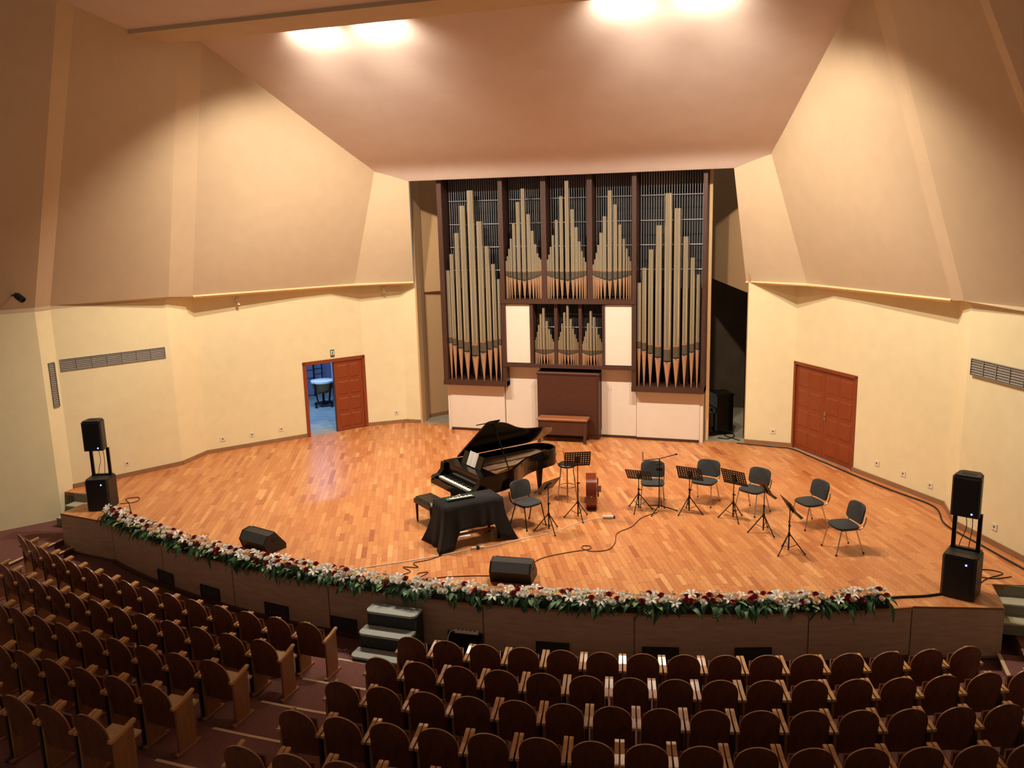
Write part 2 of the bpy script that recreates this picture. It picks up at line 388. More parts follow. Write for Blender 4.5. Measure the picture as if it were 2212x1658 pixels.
# stage side steps (pale concrete treads between stage and wall)
for s, xa, xb, y0 in ((-1, -8.77, -9.55, -7.22), (1, 8.57, 9.9, -7.42)):
    root = link('trim_1' if s < 0 else 'trim_2', None); root['kind'] = 'structure'
    for k in range(2):
        z = -.19 * (k + 1); ya = y0 - .27 * (k + 1)
        m = MB(); m.box(min(xa, xb), max(xa, xb), ya, y0, z - .19, z - .03); m.obj('riser', 'side_riser', root)
        m = MB(); m.cbox(min(xa, xb), max(xa, xb), ya - .02, y0 + .01, z - .03, z, .008); m.obj('tread', 'side_step', root)
    m = MB(); m.box(min(xa, xb), max(xa, xb), y0 - .004, y0 + .02, -.22, -.012); m.obj('riser', 'side_riser', root)
# ------------------------------------------------------------------ walls
def wall_quad(mb, a, b, z0, z1, th=.06):
    d = Vector((b[0] - a[0], b[1] - a[1], 0)); n = Vector((-d.y, d.x, 0)).normalized() * th
    mb.add([(a[0], a[1], z0), (b[0], b[1], z0), (b[0], b[1], z1), (a[0], a[1], z1), (a[0] - n.x, a[1] - n.y, z0), (b[0] - n.x, b[1] - n.y, z0), (b[0] - n.x, b[1] - n.y, z1), (a[0] - n.x, a[1] - n.y, z1)],
           [(0, 1, 2, 3), (7, 6, 5, 4), (0, 4, 5, 1), (3, 2, 6, 7), (0, 3, 7, 4), (1, 5, 6, 2)])
wl = MB()
for i in range(len(LW) - 1):
    a, b = LW[i + 1], LW[i]                                    # normal to the hall
    if i == 2: wall_quad(wl, a, b, 2.04, LEDGE, -.06)
    else: wall_quad(wl, a, b, (-.02 if i < 6 else -1.2), LEDGE, -.06)
wall_left = struct('wall_left', wl, 'wall_cream')
wr = MB()
for i in range(len(RW) - 1):
    a, b = RW[i], RW[i + 1]
    if i == 1:
        # door zone: lintel only, the closed door fills the rest
        wall_quad(wr, b, a, 2.14, LEDGE, .06)
    else: wall_quad(wr, b, a, (-.02 if i < 5 else -1.2), LEDGE, .06)
wall_right = struct('wall_right', wr, 'wall_cream')
# upper walls leaning inwards
def upper(s, name):
    B = [(4.45, .29, 4.03), (5.85, -.5, 4.04), (8.29, -4.14, 4.06), (8.36, -4.9, 4.13), (9.79, -6.93, 4.13), (9.79, -7.33, 4.13), (12.3, -10.7, 4.1)]
    T = [(4.13, -.43, 6.8), (4.95, -.71, 7.06), (6.48, -5.35, 9.5), (6.6, -5.94, 9.55), (7.25, -8.0, 9.55), (7.25, -8.4, 9.55), (9.6, -12.3, 9.6)]
    EXT = [1.12, 1.2, 1.3, 1.3, 1.35, 1.35, 1.35]
    mb = MB(); ox = -.04
    bp = [Vector((ox + s * b[0], b[1], b[2])) for b in B]
    tp = [Vector((ox + s * b[0] + s * (t[0] - b[0]) * e, b[1] + (t[1] - b[1]) * e, b[2] + (t[2] - b[2]) * e)) for b, t, e in zip(B, T, EXT)]
    for i in range(len(B) - 1):
        n = 12; w = 12 if i in (0, 1, 3, 5) else 2
        vs = []
        for k in range(n + 1):
            for j in range(w + 1): vs.append(bp[i].lerp(bp[i + 1], j / w).lerp(tp[i].lerp(tp[i + 1], j / w), k / n))
        fs = []
        for k in range(n):
            for j in range(w):
                q = (k * (w + 1) + j, k * (w + 1) + j + 1, (k + 1) * (w + 1) + j + 1, (k + 1) * (w + 1) + j)
                fs.append(tuple(reversed(q)) if s > 0 else q)
        mb.add(vs, fs)
    o = struct(name, mb, 'wall_tan', None, True)
    # soffit between the lower wall top and the upper wall foot
    W = LW if s < 0 else RW
    lo = [W[0]] + ([W[3], W[4], W[5], W[6], W[7], W[8]] if s < 0 else [W[2], W[3], W[4], W[5], W[6], W[7]])
    sm = MB()
    for i in range(len(bp) - 1):
        a, b = lo[i], lo[i + 1]
        sm.add([(a[0], a[1], LEDGE - .005), (b[0], b[1], LEDGE - .005), tuple(bp[i + 1]), tuple(bp[i])], [(0, 1, 2, 3)])
    sm.obj('soffit', 'wall_tan', o)
    lm = MB()
    for i in range(2):
        p, q = bp[i], bp[i + 1]
        lm.tube([p + Vector((0, 0, .0)), q + Vector((0, 0, .0))], .045, 4)
    lm.obj('ledge_lip', 'ledge', o)
    return o
upper(-1, 'wall_upper_left'); upper(1, 'wall_upper_right')
# baseboards
for nm, W, segs in (('baseboard_left', LW, (0, 1, 3, 4, 5)), ('baseboard_right', RW, (0, 2, 3, 4))):
    mb = MB()
    for i in segs:
        a, b = (W[i + 1], W[i]) if W is LW else (W[i], W[i + 1])
        d = Vector((b[0] - a[0], b[1] - a[1])).normalized(); n = Vector((-d.y, d.x)) * .025 * (-1 if W is LW else 1)
        n = n if W is LW else -n
        pts = [(a[0] + n.x, a[1] + n.y), (b[0] + n.x, b[1] + n.y), (b[0], b[1]), (a[0], a[1])]
        mb.prism(pts, 0.0, .1)
    struct(nm, mb, 'baseboard')
# ------------------------------------------------------------------ ceilings
prof = [(-.42, 6.74), (-.75, 7.03), (-1.5, 7.43), (-3.0, 8.24), (-5.35, 9.5), (-7.2, 10.35), (-8.6, 10.9)]
cp = catmull([(0, y, z) for y, z in prof], 5)
cm = MB(); n = len(cp)
vs = []
for p in cp: vs += [(-11.5, p.y, p.z), (11.5, p.y, p.z)]
cm.add(vs, [(2 * i, 2 * i + 2, 2 * i + 3, 2 * i + 1) for i in range(n - 1)])
cm.add([(-11.5, -.42, 6.74), (11.5, -.42, 6.74), (11.5, -.30, 6.74), (-11.5, -.30, 6.74), (-11.5, -.30, 7.6), (11.5, -.30, 7.6)], [(0, 1, 2, 3), (3, 2, 5, 4)])
ceil = struct('ceiling', cm, 'ceiling_tan', None, True)
bm_ = MB()
bm_.prism_x([(-6.2, 9.36), (-6.95, 9.44), (-6.95, 9.56), (-6.3, 9.56), (-6.2, 9.5)], -9.5, 9.5)
beam = struct('trim_3', bm_, 'wall_tan'); beam['label'] = 'long ceiling beam edge in front of the stage lights'
ca = MB(); ca.add([(-13, -6.9, 9.5), (13, -6.9, 9.5), (13, -30, 14.5), (-13, -30, 14.5)], [(0, 1, 2, 3)])
ca.add([(-13, -6.35, 9.55), (13, -6.35, 9.55), (13, -8.6, 11.0), (-13, -8.6, 11.0)], [(3, 2, 1, 0)])
ceil2 = struct('ceiling_auditorium', ca, 'ceiling_tan')
# ------------------------------------------------------------------ stage lamps behind the beam
def stage_lamp(x, label):
    t = thing('flood_lamp', label, 'lamp', (x, -6.02, 9.63), 0, 'flood lamps behind the ceiling beam')
    m = MB(); m.lathe([(.05, .14), (.11, .13), (.13, .04), (.14, -.02), (.12, -.02), (.1, .1)], 14, caps=False); m.obj('reflector', 'lamp_body', t, True)
    m = MB(); m.lathe([(.01, .05), (.05, .02), (.06, -.03), (.04, -.07), (.005, -.09)], 12); m.obj('bulb', 'lamp_glow', t, True)
    m = MB(); m.tube([(0, -.05, .12), (0, -.1, .1), (0, -.17, .02)], .012, 6); m.obj('bracket', 'lamp_body', t)
    ld = bpy.data.lights.new('flood_beam', 'SPOT'); ld.energy = LAMP_POWER; ld.color = LAMP_COLOR; ld.shadow_soft_size = .1; ld.spot_size = math.radians(118); ld.spot_blend = .5
    lo = bpy.data.objects.new('flood_beam', ld); C.objects.link(lo); lo.parent = t; lo.location = (0, 0, -.12); lo.rotation_euler = Vector((math.copysign(.16 if abs(x) > 3 else .06, x), .30, -.94)).to_track_quat('-Z', 'Y').to_euler()
    ld = bpy.data.lights.new('flood_spill', 'SPOT'); ld.energy = SPILL_POWER; ld.color = LAMP_COLOR; ld.shadow_soft_size = .08; ld.spot_size = math.radians(132); ld.spot_blend = .8
    lo = bpy.data.objects.new('flood_spill', ld); C.objects.link(lo); lo.parent = t; lo.location = (0, .17, -.08); lo.rotation_euler = Vector((0, 1, .25)).to_track_quat('-Z', 'Y').to_euler()
for x, lb in ((-3.85, 'leftmost stage flood lamp hidden behind the ceiling beam'), (-2.4, 'second stage flood lamp from the left behind the ceiling beam'),
              (2.4, 'third stage flood lamp from the left behind the ceiling beam'), (3.85, 'rightmost stage flood lamp hidden behind the ceiling beam')):
    stage_lamp(x, lb)
# ------------------------------------------------------------------ niches beside the organ
nb = MB()
nb.box(-5.6, -3.3, .42, 3.2, -.08, -.004); nb.box(3.3, 5.6, .18, 7.0, -.08, -.004)
struct('floor_niche', nb, 'concrete')
nw = MB()
# left niche: return of the corner, angled inner wall, upper box
wall_quad(nw, (-4.52, .42), (-4.55, 1.0), -.02, 6.9, .05)
nw.add([(-4.66, 1.0, 0), (-3.3, 2.9, 0), (-3.3, 2.9, 7.6), (-4.66, 1.0, 7.6)], [(3, 2, 1, 0)])
nw.add([(-4.66, .9, 3.7), (-3.3, 2.5, 3.7), (-3.3, 2.5, 7.6), (-4.66, .9, 7.6)], [(3, 2, 1, 0)])
nw.add([(-4.66, .9, 3.7), (-3.3, 2.5, 3.7), (-3.3, 2.9, 3.7), (-4.66, 1.0, 3.7)], [(0, 1, 2, 3)])
struct('wall_niche_left', nw, 'niche_tan')
nm = MB(); nm.prism([(-4.66, .97), (-3.3, 2.87), (-3.3, 2.9), (-4.66, 1.0)], 0, .1); struct('baseboard_niche', nm, 'baseboard')
nr = MB()
wall_quad(nr, (4.5, 5.5), (4.46, .18), -.02, 6.9, -.05)
nr.box(3.2, 6, 5.5, 5.6, 0, 7.6)
nr.add([(3.3, 2.6, 4.0), (4.48, .9, 3.7), (4.48, .9, 7.6), (3.3, 2.6, 7.6)], [(0, 1, 2, 3)])
nr.add([(3.3, 2.6, 4.0), (4.48, .9, 3.7), (4.48, 1.6, 3.7), (3.3, 4.2, 4.0)], [(0, 1, 2, 3)])
struct('wall_niche_right', nr, 'niche_brown')
nd = MB(); nd.add([(4.42, .6, 0), (4.42, 5.4, 0), (4.42, 5.4, 3.75), (4.42, .6, 3.75)], [(0, 1, 2, 3)]); nd.box(3.2, 4.5, 4.2, 4.25, 0, 3.95)  # dark sheets added before the niche walls to darken the lower passage
struct('wall_niche_dark_lining', nd, 'passage_dark')
dr = link('door_3', None); dr['kind'] = 'structure'
m = MB(); m.box(4.37, 4.41, 2.5, 3.3, 0, 2.05); m.obj('door_leaf', 'white_panel', dr)
m = MB(); m.box(4.35, 4.415, 2.42, 2.5, 0, 2.1); m.box(4.35, 4.415, 3.3, 3.38, 0, 2.1); m.box(4.35, 4.415, 2.42, 3.38, 2.05, 2.12); m.obj('door_frame', 'dark_wood', dr)
# dark covered upright cabinet stored in the right niche
t = thing('upright_piano', 'black upright piano stored in the dark niche right of the organ', 'piano', (3.78, 1.1, 0), math.radians(28))
m = MB(); m.box(-.2, .25, -.3, .3, .08, 1.06); m.cbox(-.22, .27, -.32, .32, 1.06, 1.1, .01); m.obj('case', 'piano_black', t)
m = MB(); m.box(-.24, -.2, -.28, .28, .6, .72); m.obj('keyboard_lid', 'piano_black', t)
for a in (-.26, .26):
    m = MB(); m.box(-.4, -.2, a - .03, a + .03, 0, .08); m.box(-.4, -.34, a - .03, a + .03, .08, .6); m.obj('leg', 'piano_black', t)
m = MB(); m.prism([(3.50, .24), (3.575, .24), (3.575, .33), (3.50, .33)], 0, 6.9); struct('trim_4', m, 'ledge')
# ------------------------------------------------------------------ organ
org = thing('pipe_organ', 'tall pipe organ with silver pipes in a dark brown case', 'organ', (0, 0, 0))
YF = -.25
def obox(name, mt, *a, par=org):
    m = MB(); m.box(*a); return m.obj(name, mt, par)
obox('back_board', 'black_void', -3.42, 3.42, .75, .8, 0, 7.6)
for x0, x1, z0 in ((-3.47, -3.34, 1.31), (-1.77, -1.66, 1.31), (1.68, 1.79, 1.31), (3.40, 3.49, 1.31)): obox('pillar', 'organ_wood', x0, x1, YF, .6, z0, 7.4)
for x0, x1 in ((-.665, -.53), (.53, .665)): obox('pillar', 'organ_wood', x0, x1, YF + .08, .6, 3.6, 7.4)
obox('top_board', 'organ_wood', -3.4, 3.4, .3, .36, 6.4, 7.5)
for x0, x1 in ((-3.47, -1.66), (1.68, 3.49)): obox('tower_floor', 'organ_wood', x0, x1, YF - .04, .6, 1.31, 1.44)
obox('shelf', 'organ_wood', -1.76, 1.76, YF - .02, .6, 3.53, 3.64)
obox('shelf', 'organ_wood', -1.74, 1.74, YF - .02, .6, 1.85, 1.94)
for x0, x1 in ((-1.0, -.91), (-.36, -.27), (.29, .37), (.92, .99)): obox('small_pillar', 'organ_wood', x0, x1, YF + (.02 if abs(x0) > .8 else .1), .5, 1.94, 3.53)
for x0, x1 in ((-1.70, -1.0), (.99, 1.70)): obox('white_panel', 'white_panel', x0, x1, YF + .05, .1, 1.96, 3.51)
for x0, x1 in ((-3.37, -1.81), (1.78, 3.37)): obox('white_panel', 'white_panel', x0, x1, -.06, .1, .07, 1.3)
for x0, x1 in ((-1.79, -.82), (.85, 1.76)): obox('white_panel', 'white_panel', x0, x1, .0, .12, .07, 1.84)
for x0, x1, y in ((-3.37, -1.81, -.06), (1.78, 3.37, -.06), (-1.8, -.8, .0), (.84, 1.77, .0)): obox('kick_board', 'organ_wood', x0, x1, y - .015, y + .1, 0, .07)
for x0, x1 in ((-3.46, -3.37), (3.37, 3.46)): obox('side_board', 'white_panel', x0, x1, -.04, .6, 0, 1.31)
def pipe(x, y, r, z0, zm0, zm1, z1, seg=14):
    m = MB(); m.lathe([(r, zm0 - .01), (r, z1), (r * .9, z1), (r * .88, z1 - .05)], seg, caps=False); m.lathe([(r * .88, z1 - .05), (.001, z1 - .05)], seg, 1, caps=False)
    p = m.obj('pipe', ['pipe_metal', 'black_void'], org, True, (x, y, 0))
    m = MB(); m.lathe([(max(.012, r * .18), z0), (r * 1.0, zm0 - r * .35), (r, zm0 - .01)], seg); m.obj('pipe_foot', 'pipe_foot', p, True)
    # mouth: flattened upper lip with copper edge, dark slot, bright lower lip
    def patch(za, zb, k, a=62):
        vs = []; nn = 6
        for z in (za, zb):
            for i in range(nn + 1):
                t = math.radians(-90 - a + 2 * a * i / nn); vs.append((r * k * math.cos(t), r * k * math.sin(t), z))
        return vs, [(i, i + 1, nn + 2 + i, nn + 1 + i) for i in range(nn)]
    h = zm1 - zm0
    m = MB(); m.add(*patch(zm0 + h * .12, zm1 - h * .1, 1.02)); m.obj('upper_lip', 'pipe_lip', p)
    m = MB(); m.add(*patch(zm1 - h * .1, zm1, 1.04)); m.obj('lip_edge', 'pipe_copper', p)
    m = MB(); m.add(*patch(zm0 + h * .02, zm0 + h * .12, 1.03)); m.obj('mouth_slot', 'black_void', p)
    m = MB(); m.add(*patch(zm0 - max(.012, r * .3), zm0 + h * .02, 1.04)); m.obj('lower_lip', 'lip_bright', p)
    return p
TR = [.054, .06, .068, .084, .096, .086, .068, .06, .05]
TL = [(-3.275, 4.39, 2.62, 2.44), (-3.155, 4.82, 2.59, 2.38), (-2.985, 5.37, 2.56, 2.3), (-2.795, 6.07, 2.52, 2.21), (-2.56, 6.45, 2.43, 2.1), (-2.335, 5.66, 2.51, 2.2), (-2.145, 5.02, 2.55, 2.29), (-1.985, 4.55, 2.58, 2.35), (-1.845, 4.16, 2.6, 2.42)]
TRt = [(1.85, 4.06, 2.61, 2.41), (1.98, 4.43, 2.58, 2.35), (2.14, 4.88, 2.53, 2.28), (2.335, 5.46, 2.5, 2.18), (2.565, 6.22, 2.44, 2.08), (2.785, 5.86, 2.51, 2.17), (2.99, 5.18, 2.55, 2.26), (3.165, 4.67, 2.58, 2.33), (3.305, 4.26, 2.62, 2.41)]
for row in (TL, TRt):
    for (x, zt, mt, mb_), r in zip(row, TR): pipe(x, YF + .12 - r * .3, r, 1.44, mb_, mt, zt, 16)
M1 = [(-1.62, 4.63), (-1.585, 4.75), (-1.535, 4.94), (-1.475, 5.2), (-1.385, 5.59), (-1.26, 6.12), (-1.12, 6.45), (-.985, 5.81), (-.89, 5.39), (-.82, 5.05), (-.765, 4.82), (-.72, 4.71), (-.685, 4.66)]
M2 = [(-.505, 4.66), (-.465, 4.78), (-.415, 4.98), (-.35, 5.27), (-.25, 5.65), (-.12, 6.23), (.03, 6.6), (.17, 5.9), (.265, 5.46), (.34, 5.1), (.4, 4.86), (.455, 4.7), (.495, 4.59)]
M3 = [(.69, 4.52), (.73, 4.65), (.775, 4.81), (.825, 5.01), (.895, 5.31), (.99, 5.71), (1.12, 6.33), (1.26, 5.99), (1.375, 5.5), (1.47, 5.15), (1.54, 4.91), (1.595, 4.71), (1.64, 4.6)]
for row in (M1, M2, M3):
    for i, (x, zt) in enumerate(row):
        k = abs(i - 6); r = (.058, .052, .044, .032, .025, .02, .018)[k]
        pipe(x, YF + .1 - r, r, 3.65, 4.12 + .022 * k * (1.2 if k < 4 else 1.0), 4.37 + .002 * k, zt, 10)
S1 = [(-.88, 2.56), (-.855, 2.64), (-.82, 2.78), (-.775, 2.97), (-.715, 3.25), (-.635, 3.41), (-.55, 3.07), (-.49, 2.86), (-.445, 2.72), (-.41, 2.6), (-.382, 2.53)]
S2 = [(-.25, 2.57), (-.225, 2.66), (-.19, 2.79), (-.145, 3.01), (-.08, 3.3), (.01, 3.48), (.09, 3.13), (.15, 2.89), (.195, 2.73), (.235, 2.62), (.268, 2.53)]
S3 = [(.39, 2.49), (.415, 2.56), (.445, 2.68), (.485, 2.82), (.54, 3.03), (.615, 3.34), (.7, 3.19), (.77, 2.92), (.82, 2.74), (.86, 2.63), (.893, 2.54)]
for row in (S1, S2, S3):
    for i, (x, zt) in enumerate(row):
        k = abs(i - 5); r = (.036, .032, .024, .018, .014, .012)[k]
        pipe(x, YF + .12 - r, r, 1.94, 2.2 + .012 * k, 2.34, zt, 8)
rodm = MB(); rodm.tube([(0, 0, 0), (0, 0, 1)], .011, 6); rodme = rodm.mesh('back_rod', 'rod_grey', True)
def rods(x0, x1, n, z0, z1, y, s=1.0):
    for i in range(n):
        o = link('back_rod', rodme, org, (x0 + (x1 - x0) * (i + .5) / n, y, z0)); o.scale = (s, s, z1 - z0)
def rails(x0, x1, zs, y, r=.014):
    for z in zs:
        m = MB(); m.tube([(x0, y, z), (x1, y, z)], r, 6); m.obj('rail', 'rod_grey', org)
for x0, x1, n in ((-3.32, -1.78, 25), (-1.64, -.68, 17), (-.52, .52, 17), (.68, 1.66, 17), (1.81, 3.38, 25)):
    rods(x0, x1, n, 3.7 if n == 17 else 3.9, 7.2, .2); rails(x0 + .02, x1 - .02, (6.19, 5.58, 4.98, 4.37), .17)
for x0, x1 in ((-.9, -.37), (-.26, .28), (.38, .91)):
    rods(x0, x1, 13, 2.0, 3.52, .12, .6); rails(x0 + .01, x1 - .01, (3.235, 2.885), .1, .01)
# console and bench
t = thing('organ_console', 'closed dark brown wooden organ console panel below the small pipes', 'console', (.02, -.19, 0))
m = MB(); m.box(-.82, .82, -.13, .16, .0, 1.70); m.obj('cabinet', 'console_wood', t)
m = MB(); m.cbox(-.84, .84, -.15, .17, 1.70, 1.75, .01); m.obj('lid', 'console_wood', t)
m = MB(); m.box(-.78, .78, -.145, -.13, .12, 1.64); m.obj('roll_front', 'console_wood', t)
t = thing('organ_bench', 'long wooden organ bench in front of the brown console', 'bench', (-.03, -.62, 0), math.radians(2))
m = MB(); m.cbox(-.66, .66, -.2, .2, .58, .63, .012); m.obj('seat_board', 'bench_wood', t)
for s in (-1, 1):
    m = MB(); m.prism_x([(-.26, 0), (-.17, 0), (-.1, .2), (.1, .2), (.17, 0), (.26, 0), (.17, .58), (-.17, .58)], s * .6 - .03, s * .6 + .03); m.obj('side_panel', 'console_wood', t)
m = MB(); m.box(-.57, .57, -.17, -.14, .2, .58); m.obj('front_board', 'console_wood', t)
# ------------------------------------------------------------------ doors
def door_panels(leaf, w, h, cols, rows, y, x0=0.0):
    mx = .09; gx = .06; pw = (w - 2 * mx - gx * (cols - 1)) / cols; ph = (h - .2 - .09 * (rows - 1)) / rows
    for i in range(cols):
        for j in range(rows):
            a = x0 + mx + i * (pw + gx); b = .1 + j * (ph + .09)
            m = MB(); vs = [(a, y, b), (a + pw, y, b), (a + pw, y, b + ph), (a, y, b + ph), (a + .03, y - .014, b + .03), (a + pw - .03, y - .014, b + .03), (a + pw - .03, y - .014, b + ph - .03), (a + .03, y - .014, b + ph - .03)]
            m.add(vs, [(4, 5, 6, 7), (0, 1, 5, 4), (1, 2, 6, 5), (2, 3, 7, 6), (3, 0, 4, 7)]); m.obj('panel', 'door_wood', leaf)
# left door: origin at outer jamb, local x along the wall towards the organ
a = Vector((-6.94, -1.68)); b = Vector((-5.9, -.24)); rz = math.atan2(b.y - a.y, b.x - a.x); DL = (b - a).length
d1 = link('door_1', None, None, (a.x, a.y, 0), rz); d1['kind'] = 'structure'; d1['label'] = 'brown double door with one leaf open to a blue lit store room'
m = MB(); m.box(-.03, .06, -.035, .1, 0, 2.05); m.box(DL - .06, DL + .03, -.035, .1, 0, 2.05); m.box(-.03, DL + .03, -.035, .1, 1.97, 2.06); m.obj('door_frame', 'door_wood', d1)
m = MB(); m.box(.88, DL - .06, .0, .045, .01, 1.97); leaf = m.obj('door_leaf', 'door_wood', d1); door_panels(leaf, DL - .94, 1.96, 2, 4, .0, .88)
m = MB(); m.box(.845, .88, .0, .045, .01, 1.97); m.obj('edge_strip', 'dark_wood', leaf)
# store room behind it
def lp(x, y): return (a.x + math.cos(rz) * x - math.sin(rz) * y, a.y + math.sin(rz) * x + math.cos(rz) * y)
st = MB()
for p, q in (((-.9, .2), (-.9, 5.5)), ((-.9, 5.5), (3.3, 5.5)), ((3.3, 5.5), (3.3, .12))): wall_quad(st, lp(*p), lp(*q), -.02, 3.0, .05)
struct('wall_store', st, 'store_wall')
st = MB(); st.prism([lp(-.9, .15), lp(3.3, .0), lp(3.3, 5.5), lp(-.9, 5.5)], -.06, -.006); struct('floor_store', st, 'store_floor')
st = MB(); st.prism([lp(-.9, .2), lp(3.3, .05), lp(3.3, 5.5), lp(-.9, 5.5)], 3.0, 3.06); struct('ceiling_store', st, 'store_wall')
st = MB(); st.box(2.2, 2.4, 2.9, 3.15, 0, 3.0, 0, Tm((a.x, a.y, 0), rz)); struct('trim_5', st, 'store_wall')
st = MB(); st.prism([lp(.06, -.02), lp(.86, -.02), lp(.86, .5), lp(.06, .5)], -.006, .002); struct('trim_6', st, 'concrete')
x, y = lp(1.0, 2.6)
t = thing('daylight_fill_lamp', 'added bluish lamp standing in for daylight in the store room', 'lamp', (x, y, 2.93), rz)  # unseen lamp added in place of the daylight in this room
m = MB(); m.box(-.6, .6, -.08, .08, -.03, .05); m.obj('housing', 'lamp_body', t)
ld = bpy.data.lights.new('daylight_fill', 'AREA'); ld.energy = 95; ld.color = (.48, .68, 1.0); ld.shape = 'RECTANGLE'; ld.size = 1.2; ld.size_y = .14
lo = bpy.data.objects.new('daylight_fill', ld); C.objects.link(lo); lo.parent = t; lo.location = (0, 0, -.05)
x, y = lp(1.96, 3.35)
t = thing('timpani', 'kettledrum on wheeled stand seen through the open left door', 'drum', (x, y, 0), rz)
m = MB(); m.lathe([(.05, .42), (.2, .46), (.3, .58), (.34, .78)], 20); m.obj('bowl', 'timp_copper', t, True)
m = MB(); m.lathe([(.34, .78), (.365, .78), (.365, .84), (.34, .845), (.001, .85)], 20, caps=False); m.obj('drum_head', 'timp_head', t, True)
for k in range(4):
    c_, s_ = math.cos(k * PI / 2 + .4), math.sin(k * PI / 2 + .4)
    m = MB(); m.tube([(.36 * c_, .36 * s_, .8), (.3 * c_, .3 * s_, .4), (.24 * c_, .24 * s_, .12), (.34 * c_, .34 * s_, .08)], .02, 6); lg = m.obj('leg', 'black_metal', t)
    m = MB(); m.lathe([(.01, -.02), (.04, -.02), (.04, .02), (.01, .02)], 10, 0, Tm((.34 * c_, .34 * s_, .042), 0, PI / 2)); m.obj('caster', 'black_plastic', lg)
m = MB(); m.tube([(0, 0, .42), (0, 0, .1)], .04, 8); m.box(-.14, .14, -.14, .14, .08, .14); m.obj('base', 'black_metal', t)
for k, px in enumerate((1.9, 2.25, 2.6)):
    x, y = lp(px, 4.9 + .12 * k)
    t = thing('equipment_rack', ['tall dark metal rack at the left in the store room', 'dark metal rack in the middle of the store room', 'dark metal rack behind the kettledrum in the store room'][k], 'rack', (x, y, 0), rz, 'store room racks')
    for sx in (-.14, .14):
        m = MB(); m.tube([(sx, 0, 0), (sx, 0, 2.3)], .018, 6); m.obj('post', 'black_metal', t)
    for z in (.05, .9, 1.6):
        m = MB(); m.tube([(-.16, 0, z), (.16, 0, z)], .014, 6); m.obj('crossbar', 'black_metal', t)
# right double door
a2 = Vector((5.62, .02)); b2 = Vector((6.9, -1.75)); rz2 = math.atan2(b2.y - a2.y, b2.x - a2.x); D2 = (b2 - a2).length
d2 = link('door_2', None, None, (a2.x, a2.y, 0), rz2); d2['kind'] = 'structure'; d2['label'] = 'closed reddish brown panelled double door in the right wall'
m = MB(); m.box(-.02, .05, -.02, .12, 0, 2.14); m.box(D2 - .05, D2 + .02, -.02, .12, 0, 2.14); m.box(-.02, D2 + .02, -.02, .12, 2.09, 2.16); m.obj('door_frame', 'door_wood', d2)
for k in range(2):
    x0 = .05 + k * (D2 / 2 - .05) + (.004 if k else 0); w = D2 / 2 - .052
    m = MB(); m.box(x0, x0 + w, .03, .08, .01, 2.09); leaf = m.obj('door_leaf', 'door_wood', d2); door_panels(leaf, w, 2.08, 2, 4, .03, x0)
    if k:
        m = MB(); m.box(x0 + .02, x0 + .06, .018, .03, .93, 1.13); m.tube([(x0 + .04, .02, 1.03), (x0 + .04, -.03, 1.03), (x0 + .14, -.03, 1.03)], .01, 6); m.obj('door_handle', 'chrome', leaf)
m = MB(); m.box(-.3, D2 + .3, .13, .16, 0, 2.3); m.obj('backing', 'black_void', d2)
# ------------------------------------------------------------------ small things on the walls
sockm = MB(); sockm.cbox(-.065, .065, -.012, 0, -.06, .06, .005); sockm_me = sockm.mesh('plate', 'socket')
hole = MB(); hole.lathe([(.03, -.014), (.03, -.01), (.001, -.01)], 12, 0, Tm((0, 0, 0), 0, 0)); 
def wall_dir(W, i):
    p, q = W[i], W[i + 1]; return math.atan2(q[1] - p[1], q[0] - p[0])
def socket(x, y, z, rz, label):
    t = thing('wall_socket', label, 'socket', (x, y, z), rz, 'wall sockets above the baseboards')
    link('plate', sockm_me, t)
    m = MB(); m.tube([(0, -.010, 0), (0, -.015, 0)], .02, 12); m.obj('insert', 'socket_dark', t)
rl5 = wall_dir(LW, 5) + PI; rl3 = wall_dir(LW, 3) + PI; rl1 = wall_dir(LW, 1) + PI
for (x, y, z, r_, lb) in ((-9.24, -5.89, .32, rl5, 'pale wall socket nearest the left loudspeaker'), (-8.76, -5.03, .31, rl5, 'second pale wall socket from the left loudspeaker'),
        (-8.36, -3.475, .33, rl3, 'pale wall socket farthest left of the three before the open door'), (-7.89, -2.88, .32, rl3, 'pale wall socket in the middle of three left of the open door'), (-7.40, -2.26, .34, rl3, 'pale wall socket nearest the frame of the open door'),
        (-5.2, .25, .32, rl1, 'pale wall socket between the open door and the organ')): socket(x, y, z, r_, lb)
rr0 = wall_dir(RW, 0); rr2 = wall_dir(RW, 2); rr4 = wall_dir(RW, 4)
for (x, y, z, r_, lb) in ((5.16, .085, .36, rr0, 'pale wall socket between the organ niche and closed right door'), (7.34, -2.33, .38, rr2, 'pale wall socket just right of the closed right door'), (7.79, -2.92, .36, rr2, 'middle pale wall socket right of the closed door'),
        (8.22, -3.48, .32, rr2, 'third pale wall socket right of the closed door'), (8.91, -5.74, .34, rr4, 'pale wall socket behind the right loudspeaker')): socket(x, y, z, r_, lb)
def grille(name, label, cat, loc, rz, w, h, cells, mf='vent_grey', mb2='vent_back', group=None, slats=6, par=None):
    t = thing(name, label, cat, loc, rz, group)
    m = MB(); m.box(0, w, -.008, -.002, 0, h); m.obj('backing', mb2, t)
    m = MB(); f = .014
    m.box(0, w, -.024, -.008, 0, f); m.box(0, w, -.024, -.008, h - f, h)
    for k in range(cells + 1):
        x = (w - f) * k / cells; m.box(x, x + f, -.024, -.008, f, h - f)
    m.obj('frame', mf, t)
    sm = MB(); cw = (w - f) / cells - f
    sm.add([(0, -.020, -.008), (cw, -.020, -.008), (cw, -.008, .006), (0, -.008, .006)], [(0, 1, 2, 3)]); sme = sm.mesh('slat', mf)
    for c in range(cells):
        for k in range(slats): link('slat', sme, t, (f + c * (w - f) / cells, 0, f + (h - 2 * f) * (k + .5) / slats))
    return t
